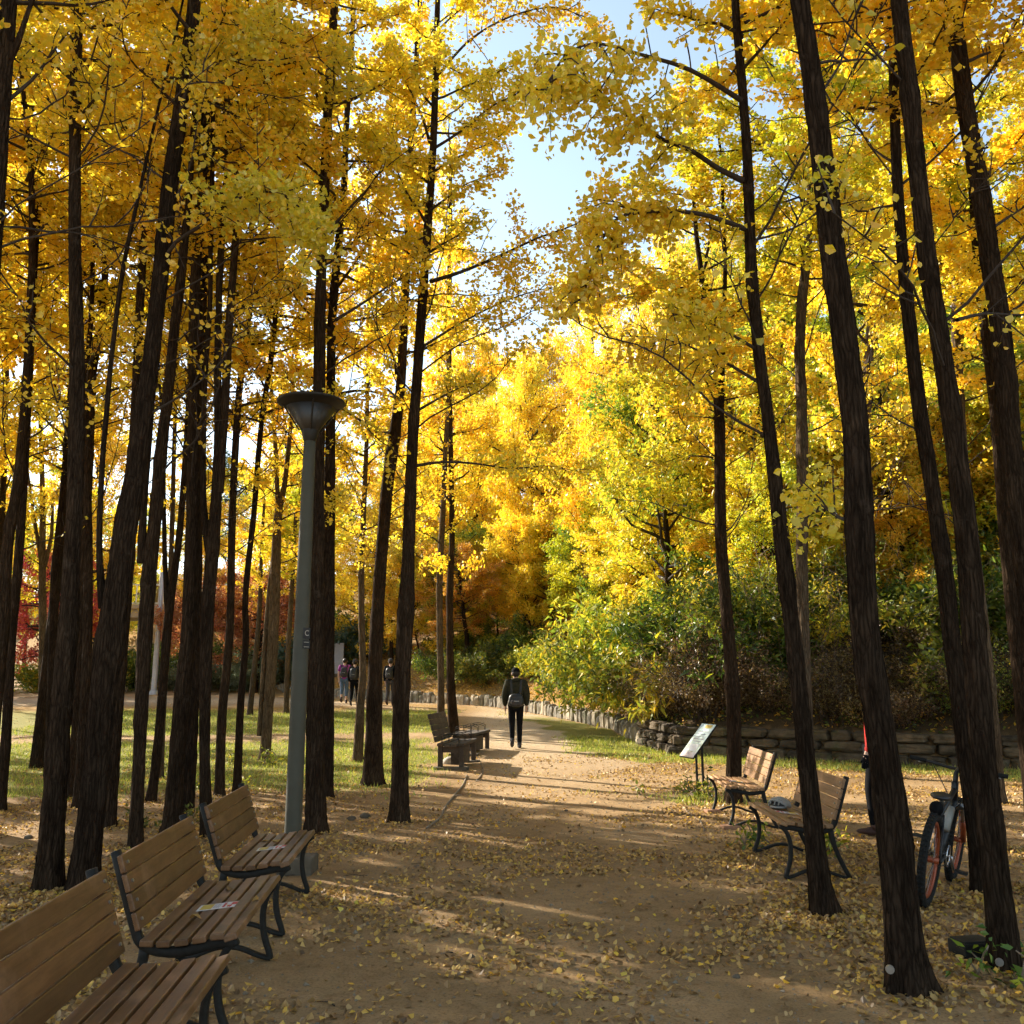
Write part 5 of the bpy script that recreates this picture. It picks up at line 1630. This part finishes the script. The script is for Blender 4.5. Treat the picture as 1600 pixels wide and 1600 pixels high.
def person(loc, face, label, top, legs, hat=None, sleeve=True, shoe='shoe', step=.22, hgt=1.75, calf=None, top_len=.88, arm=.08, hood=False, bulk=1.0, gloves=False):
    r = empty('person', loc, face)
    tag(r, label, 'person')
    J = {'pelvis': ((0, 0, .96), .115), 'waist': ((0, 0, 1.10), .105), 'chest': ((0, .0, 1.32), .12), 'neckb': ((0, -.005, 1.46), .07), 'neck': ((0, .01, 1.52), .052),
         'head': ((0, .02, 1.62), .083), 'skull': ((0, .005, 1.675), .076)}
    E = [('pelvis', 'waist'), ('waist', 'chest'), ('chest', 'neckb'), ('neckb', 'neck'), ('neck', 'head'), ('head', 'skull')]
    ank = {}
    for sd, nm in ((-1, 'l'), (1, 'r')):
        sw = step * sd
        lift = .10 if sd < 0 else 0
        J[nm + 'sh'] = ((sd * .185, 0, 1.42), .058); J[nm + 'el'] = ((sd * .235, -.03 - sd * arm * .5, 1.14), .043); J[nm + 'wr'] = ((sd * .235, .05 - sd * arm * 1.2, .91), .029)
        w = Vector(J[nm + 'wr'][0])
        J[nm + 'pa'] = (tuple(w + Vector((0, .015, -.07))), .027)
        E += [('chest', nm + 'sh'), (nm + 'sh', nm + 'el'), (nm + 'el', nm + 'wr'), (nm + 'wr', nm + 'pa')]
        for k_, (dy, ln) in enumerate(((-.028, .055), (-.010, .066), (.010, .07), (.027, .062))):
            J[f'{nm}f{k_}a'] = (tuple(w + Vector((-sd * .004, .018 + dy, -.105))), .0095); J[f'{nm}f{k_}b'] = (tuple(w + Vector((-sd * .016, .024 + dy, -.105 - ln))), .008)
            E += [(nm + 'pa', f'{nm}f{k_}a'), (f'{nm}f{k_}a', f'{nm}f{k_}b')]
        J[nm + 'ta'] = (tuple(w + Vector((-sd * .012, .05, -.07))), .011); J[nm + 'tb'] = (tuple(w + Vector((-sd * .02, .065, -.105))), .009)
        E += [(nm + 'pa', nm + 'ta'), (nm + 'ta', nm + 'tb')]
        J[nm + 'hip'] = ((sd * .088, 0, .90), .088)
        back = sw < 0
        J[nm + 'kn'] = ((sd * .085, sw * .5 + (.03 if back else .05), .50 + (lift * .2 if back else 0)), .056)
        J[nm + 'an'] = ((sd * .085, sw * 1.0 - (.05 if back else 0), .085 + (lift if back else 0)), .040)
        J[nm + 'he'] = ((sd * .085, sw * 1.0 + .02 - (.05 if back else 0), .05 + (lift * .8 if back else 0)), .035)
        E += [('pelvis', nm + 'hip'), (nm + 'hip', nm + 'kn'), (nm + 'kn', nm + 'an'), (nm + 'an', nm + 'he')]
        ank[nm] = (Vector(J[nm + 'an'][0]), back)
    body = link('body', skin_mesh('person_body', J, E, 2), M['skin'], r)
    m = MB()
    m.ell((0, .107, 1.612), (.014, .018, .022), 8, 6); m.ell((-.088, .0, 1.62), (.014, .022, .034), 8, 6); m.ell((.088, .0, 1.62), (.014, .022, .034), 8, 6)
    m.build('nose_and_ears', M['skin'], r, True)
    m = MB(); m.ell((-.032, .095, 1.64), (.012, .008, .007), 8, 6); m.ell((.032, .095, 1.64), (.012, .008, .007), 8, 6); m.build('eyes', M['hair'], r, True)
    m = MB(); m.ell((0, .10, 1.575), (.026, .008, .006), 8, 6); m.build('mouth', M['red_print'], r, True)

    def grow(keys, dr, ov=None):
        return {k_: (J[k_][0], J[k_][1] + dr) for k_ in keys} | (ov or {})
    k_ = ['waist', 'pelvis', 'chest', 'neckb', 'lsh', 'rsh', 'lel', 'rel']
    e_ = [('waist', 'pelvis'), ('waist', 'chest'), ('chest', 'neckb'), ('chest', 'lsh'), ('chest', 'rsh'), ('lsh', 'lel'), ('rsh', 'rel')]
    jj = grow(k_, .026 * bulk)
    jj['pelvis'] = ((0, 0, top_len), .15 * (bulk * .4 + .6))
    jj['neckb'] = (J['neckb'][0], .082)
    if sleeve:
        for s2 in 'lr':
            jj[s2 + 'wr'] = (J[s2 + 'wr'][0], J[s2 + 'wr'][1] + .016); e_.append((s2 + 'el', s2 + 'wr'))
    else:
        for s2 in 'lr':
            a = Vector(J[s2 + 'sh'][0]); b = Vector(J[s2 + 'el'][0]); jj[s2 + 'el'] = (tuple(a.lerp(b, .75)), .06)
    link('top', skin_mesh('person_top', jj, e_, 2), M[top], r)
    if gloves:
        for s2 in 'lr':
            ks = [q_ for q_ in J if q_.startswith(s2) and q_[1:2] in 'fpwt' and q_ != s2 + 'sh']
            link('glove', skin_mesh('person_glove', {q_: (J[q_][0], J[q_][1] + .004) for q_ in [s2 + 'pa'] + [q_ for q_ in ks if q_ != s2 + 'pa']}, [e for e in E if e[0] in ks and e[1] in ks], 1), M['cloth_black'], r)
    k2 = ['pelvis', 'lhip', 'rhip', 'lkn', 'rkn', 'lan', 'ran']
    jj = grow(k2, .016)
    if calf:
        for s2 in 'lr': jj[s2 + 'an'] = (tuple(Vector(J[s2 + 'kn'][0]).lerp(Vector(J[s2 + 'an'][0]), .62)), .058)
    link('trousers', skin_mesh('person_trousers', jj, [('pelvis', 'lhip'), ('pelvis', 'rhip'), ('lhip', 'lkn'), ('rhip', 'rkn'), ('lkn', 'lan'), ('rkn', 'ran')], 2), M[legs], r)
    for nm in 'lr':
        a, back = ank[nm]
        rot = Matrix.Rotation(R(-38 if back else 0), 3, 'X')
        m = MB()
        m.ell(tuple(a + rot @ Vector((0, .06, -.035))), (.046, .145, .048), 16, 10, rot, fn=lambda v: Vector((v.x, v.y, max(v.z, -.045) * (1 if v.y < .03 else .75))))
        m.tube([a + rot @ Vector((0, .0, -.02)), a + Vector((0, 0, .05))], .05, 12)
        m.build('shoe', M[shoe], r, True)
    m = MB()
    if hat:
        m.ell((0, .0, 1.672), (.098, .112, .098), 20, 12, fn=lambda v: Vector((v.x, v.y, max(v.z, -.022))))
        m.ell((0, .115, 1.655), (.07, .065, .010), 16, 6)
        m.build('cap', M[hat], r, True)
        m = MB()
    m.ell((0, -.012, 1.645), (.092, .103, .095), 20, 12, fn=lambda v: Vector((v.x, v.y if v.y < .05 else .05, v.z)))
    m.build('hair', M['hair'], r, True)
    if hood:
        m = MB(); m.torus((0, -.01, 1.49), .085, .035, 'Z', 24, 10, 1.2); m.build('collar', M[top], r, True)
    s_ = hgt / 1.75
    r.scale = (s_, s_, s_)
    return r


def backpack(per, label, mat='black', size=(.30, .16, .42), z=1.18, y=-.21):
    t = tag(empty('backpack', per.location, per.rotation_euler.z), label, 'backpack')
    t.scale = per.scale
    m = MB(); ex = 3.5
    def fn(v):
        n = v.normalized(); q = (abs(n.x) ** ex + abs(n.y) ** ex + abs(n.z) ** ex) ** (-1 / ex)
        return Vector((n.x * q * size[0] / 2 * (1 - .12 * n.z), n.y * q * size[1] / 2, n.z * q * size[2] / 2))
    m.ell((0, y, z), (1, 1, 1), 20, 14, fn=fn); m.build('bag', M[mat], t, True)
    m = MB(); sz2 = size
    def fn2(v):
        n = v.normalized(); q = (abs(n.x) ** ex + abs(n.y) ** ex + abs(n.z) ** ex) ** (-1 / ex)
        return Vector((n.x * q * sz2[0] * .36, n.y * q * .045, n.z * q * sz2[2] * .24))
    m.ell((0, y - size[1] / 2 - .005, z - size[2] * .18), (1, 1, 1), 16, 10, fn=fn2); m.build('pocket', M['cloth_grey'], t, True)
    for s_ in (-1, 1):
        m = MB(); m.bar([(s_ * .09, y + .08, z + size[2] / 2 - .05), (s_ * .115, -.10, 1.475), (s_ * .12, .02, 1.49), (s_ * .12, .125, 1.42), (s_ * .13, .145, 1.28), (s_ * .15, .09, 1.10), (s_ * .13, y + .06, z - size[2] / 2 + .06)], (1, 0, 0), .045, .012)
        m.build('strap', M['black'], t)
    m = MB(); m.box((0, y - size[1] / 2 - .052, z - .02), (.10, .004, .008)); m.build('reflective_strip', M['steel'], t)
    return t


def feet(px, py, Y=None):
    if Y is None: return gp(px, py)
    d = at_y(px, py, Y)
    return Vector((d.x, Y, gz(d.x, Y)))


p = feet(806, 1170)
w1 = person(p, R(2), 'person in a dark olive jacket and cap walking away along the middle of the path', 'olive', 'cloth_black', 'cloth_black', True, 'cloth_grey', .09, 1.79, hood=True, bulk=2.0, top_len=.85)
backpack(w1, 'small black pack worn low on the back of the lone walker', 'black', (.34, .17, .28), 1.05, -.24)
p = feet(537, 1094, 36.5)
w2 = person(p, R(4), 'person in a purple tee shirt and rolled blue jeans, left of the distant three', 'purple', 'denim', None, False, 'shoe', .06, 1.76, calf=True)
backpack(w2, 'grey pack on the back of the person in purple', 'cloth_grey', (.26, .14, .40), 1.20)
p = feet(553, 1104, 34.6)
w3 = person(p, R(-2), 'person in black with black trousers, middle of the distant three walkers', 'cloth_black', 'cloth_black', 'cloth_grey', True, 'cloth_grey', .16, 1.74)
backpack(w3, 'black pack on the back of the middle distant walker', 'black', (.30, .16, .44), 1.20)
p = feet(609, 1102, 35.0)
w4 = person(p, R(-6), 'person in a dark jacket and grey trousers half hidden by a path side trunk', 'cloth_black', 'cloth_grey', 'cloth_grey', True, 'shoe', .10, 1.76)
backpack(w4, 'black pack with a pale strap on the distant walker by the trunk', 'black', (.28, .15, .42), 1.20)
p = feet(1380, 1309)
w5 = person(p, R(78), 'person in a red jacket and dark trousers standing hidden behind the biggest right trunk', 'red_cloth', 'cloth_black', 'cloth_black', True, 'shoe', .06, 1.70, top_len=.84, gloves=True)

# ------------------------------------------------------------------ far left: footbridge, poles
br = tag(empty('footbridge', (-14, 52, gz(-14, 52))), 'beige concrete footbridge with white railing seen between the left trunks', 'bridge')
z0 = at_y(400, 968, 52).z - br.location.z
m = MB(); m.box((-12, 0, z0 + .35), (30, 2.6, .7)); m.box((-12, -1.36, z0 + .62), (30, .12, .25)); m.build('deck', M['beige'], br, bevel=.03)
for xx_ in (-.2, -9, -18):
    m = MB(); m.lathe([(.27, -2), (.25, z0 + .02)], (xx_, 0, 0), 20); m.build('pillar', M['concrete'] if xx_ < -1 else M['beige'], br, True)
m = MB(); m.box((-12, -1.3, z0 + 1.85), (30, .06, .08)); m.box((-12, -1.3, z0 + .82), (30, .05, .05))
for i in range(39): m.box((-26.2 + i * .74, -1.3, z0 + 1.3), (.06, .05, 1.05))
m.build('railing', M['white'], br)
m = MB()
for cx in (-.9, -1.3, .15, .4, 2.1, 2.6):
    for i in range(5): m.box((cx, -1.34, z0 + .95 + i * .19), (.42, .03, .05))
    m.box((cx - .2, -1.34, z0 + 1.35), (.05, .03, 1.0)); m.box((cx + .2, -1.34, z0 + 1.35), (.05, .03, 1.0))
m.build('railing_panel', M['white'], br)
pp = at_y(241, 1070, 44)
pl_ = tag(empty('utility_pole', (pp.x, 44, gz(pp.x, 44))), 'pale grey utility pole beyond the back path, seen between the left trunks', 'pole')
m = MB(); m.lathe([(.13, -.2), (.12, 3), (.09, 7.5), (.001, 7.52)], n=18); m.build('shaft', M['green_metal'], pl_, True)
m = MB(); m.lathe([(.2, -.1), (.2, .12), (.14, .2)], n=18); m.build('collar', M['green_metal'], pl_, True)
pp = at_y(523, 1072, 44)
mk = tag(empty('notice_board', (pp.x, 44, gz(pp.x, 44)), .1), 'bluish grey notice slab behind the person in purple', 'sign')
m = MB(); m.box((0, 0, .85), (.75, .12, 1.5)); m.build('slab', M['slate_print'], mk, bevel=.02)
m = MB(); m.box((0, 0, .05), (.95, .3, .2)); m.build('plinth', M['concrete'], mk, bevel=.02)

# ------------------------------------------------------------------ small things
t8 = TREES['R8'][0]
q = gp(1521, 1494)
m = MB(); m.box((0, 0, .045), (.22, .16, .10)); m.box((0, 0, .098), (.205, .145, .012))
o = m.build('timber_block', M['iron'], bevel=.01); o.location = q; o.rotation_euler.z = .2
tag(o, 'short dark timber block lying at the foot of the thick right trunk', 'block')
for (key, px, py) in (('R4', 1390, 1514), ('R8', 1561, 1503)):
    t_, Yb = TREES[key]
    wv = at_y(px, py, Yb - (.115 if key == 'R4' else .085)) - t_.location
    m = MB(); m.tube([wv, wv + Vector((-.002, -.012, 0))], .022, 16)
    o = m.build('tag', M['steel'], t_)
rk = random.Random(4)
for (px, py, s_, lb) in [(703, 1193, .16, 'pale rounded rock under the nearer old wooden bench'), (1150, 1528, .022, 'small grey pebble on the bare earth before the biggest right trunk'), (45, 1310, .05, 'small dark stone in the litter behind the two big left trunks'),
                         (570, 1278, .07, 'dark clod at the foot of the trunk closest to the path'), (548, 1282, .06, 'dark clod between the lamp side trunk and the path side trunk'), (885, 1268, .03, 'dark stone on the path beyond the twin benches')]:
    q = gp(px, py)
    m = MB(); ph = rk.random() * 6
    m.ell((0, 0, 0), (s_, s_ * .8, s_ * .55), 14, 9, fn=lambda v: v * (1 + .16 * math.sin(v.x * 9 / s_ * .3 + ph) + .12 * math.sin(v.y * 3 / s_ + ph * 2)))
    o = m.build('rock' if s_ > .1 else 'stone', M['rock'] if s_ > .1 else M['concrete'], smooth=True); o.location = q + Vector((0, 0, s_ * .2))
    tag(o, lb, 'rock' if s_ > .1 else 'stone')
for (trace, r_, lb) in [([(728, 1212), (722, 1228), (708, 1245), (697, 1262), (688, 1278), (668, 1296)], .016, 'long thin root lying along the left edge of the path'),
                        ([(752, 1192), (756, 1206), (745, 1222)], .012, 'short crooked stick by the farther old wooden bench'),
                        ([(1066, 1262), (1074, 1272), (1084, 1279), (1092, 1284), (1103, 1299)], .010, 'bent grey stick on the ground before the farther tan bench')]:
    pts = []
    for (a, b) in trace:
        q = gp(a, b); pts.append(q + Vector((rk.uniform(-.02, .02), 0, r_ * .6)))
    c = pts[0].copy()
    m = MB(); m.tube([p_ - c for p_ in [x_ for x_, _ in smooth_pts([(p_, 0) for p_ in pts], .12)]], r_, 7)
    m.tube([pts[2] - c, pts[2] - c + Vector((.12, -.05, .02))], r_ * .6, 5)
    o = m.build('stick', M['twig'], smooth=True); o.location = c
    tag(o, lb, 'stick')

# ------------------------------------------------------------------ light
SUN_AZ, SUN_EL = R(-53), R(27)
sd = Vector((math.sin(SUN_AZ) * math.cos(SUN_EL), math.cos(SUN_AZ) * math.cos(SUN_EL), math.sin(SUN_EL)))
ld = bpy.data.lights.new('sun', 'SUN')
ld.energy = 5.0; ld.angle = R(.5); ld.color = (1, .91, .76)
lo = bpy.data.objects.new('sun', ld); COL.objects.link(lo)
lo.rotation_euler = (-sd).to_track_quat('-Z', 'Y').to_euler()
lo.location = (0, 0, 40)
W = bpy.data.worlds.new('World'); S.world = W
W.use_nodes = True
nt = W.node_tree
bg = nt.nodes['Background']
sk = nt.nodes.new('ShaderNodeTexSky'); sk.sky_type = 'NISHITA'; sk.sun_disc = False
sk.sun_elevation = SUN_EL; sk.sun_rotation = SUN_AZ
sk.air_density = 1.0; sk.dust_density = .5; sk.ozone_density = 1.0
hs = nt.nodes.new('ShaderNodeHueSaturation'); hs.inputs['Hue'].default_value = .485; hs.inputs['Saturation'].default_value = .72
nt.links.new(sk.outputs[0], hs.inputs['Color']); nt.links.new(hs.outputs[0], bg.inputs[0])
bg.inputs[1].default_value = .105
S.view_settings.view_transform = 'Standard'
S.view_settings.look = 'None'
S.view_settings.gamma = 1
S.view_settings.exposure = 1.65
S.cycles.max_bounces = 7
S.cycles.diffuse_bounces = 4
S.cycles.transmission_bounces = 6
S.cycles.transparent_max_bounces = 6
S.cycles.use_denoising = True
S.cycles.use_adaptive_sampling = True
S.cycles.adaptive_threshold = .03
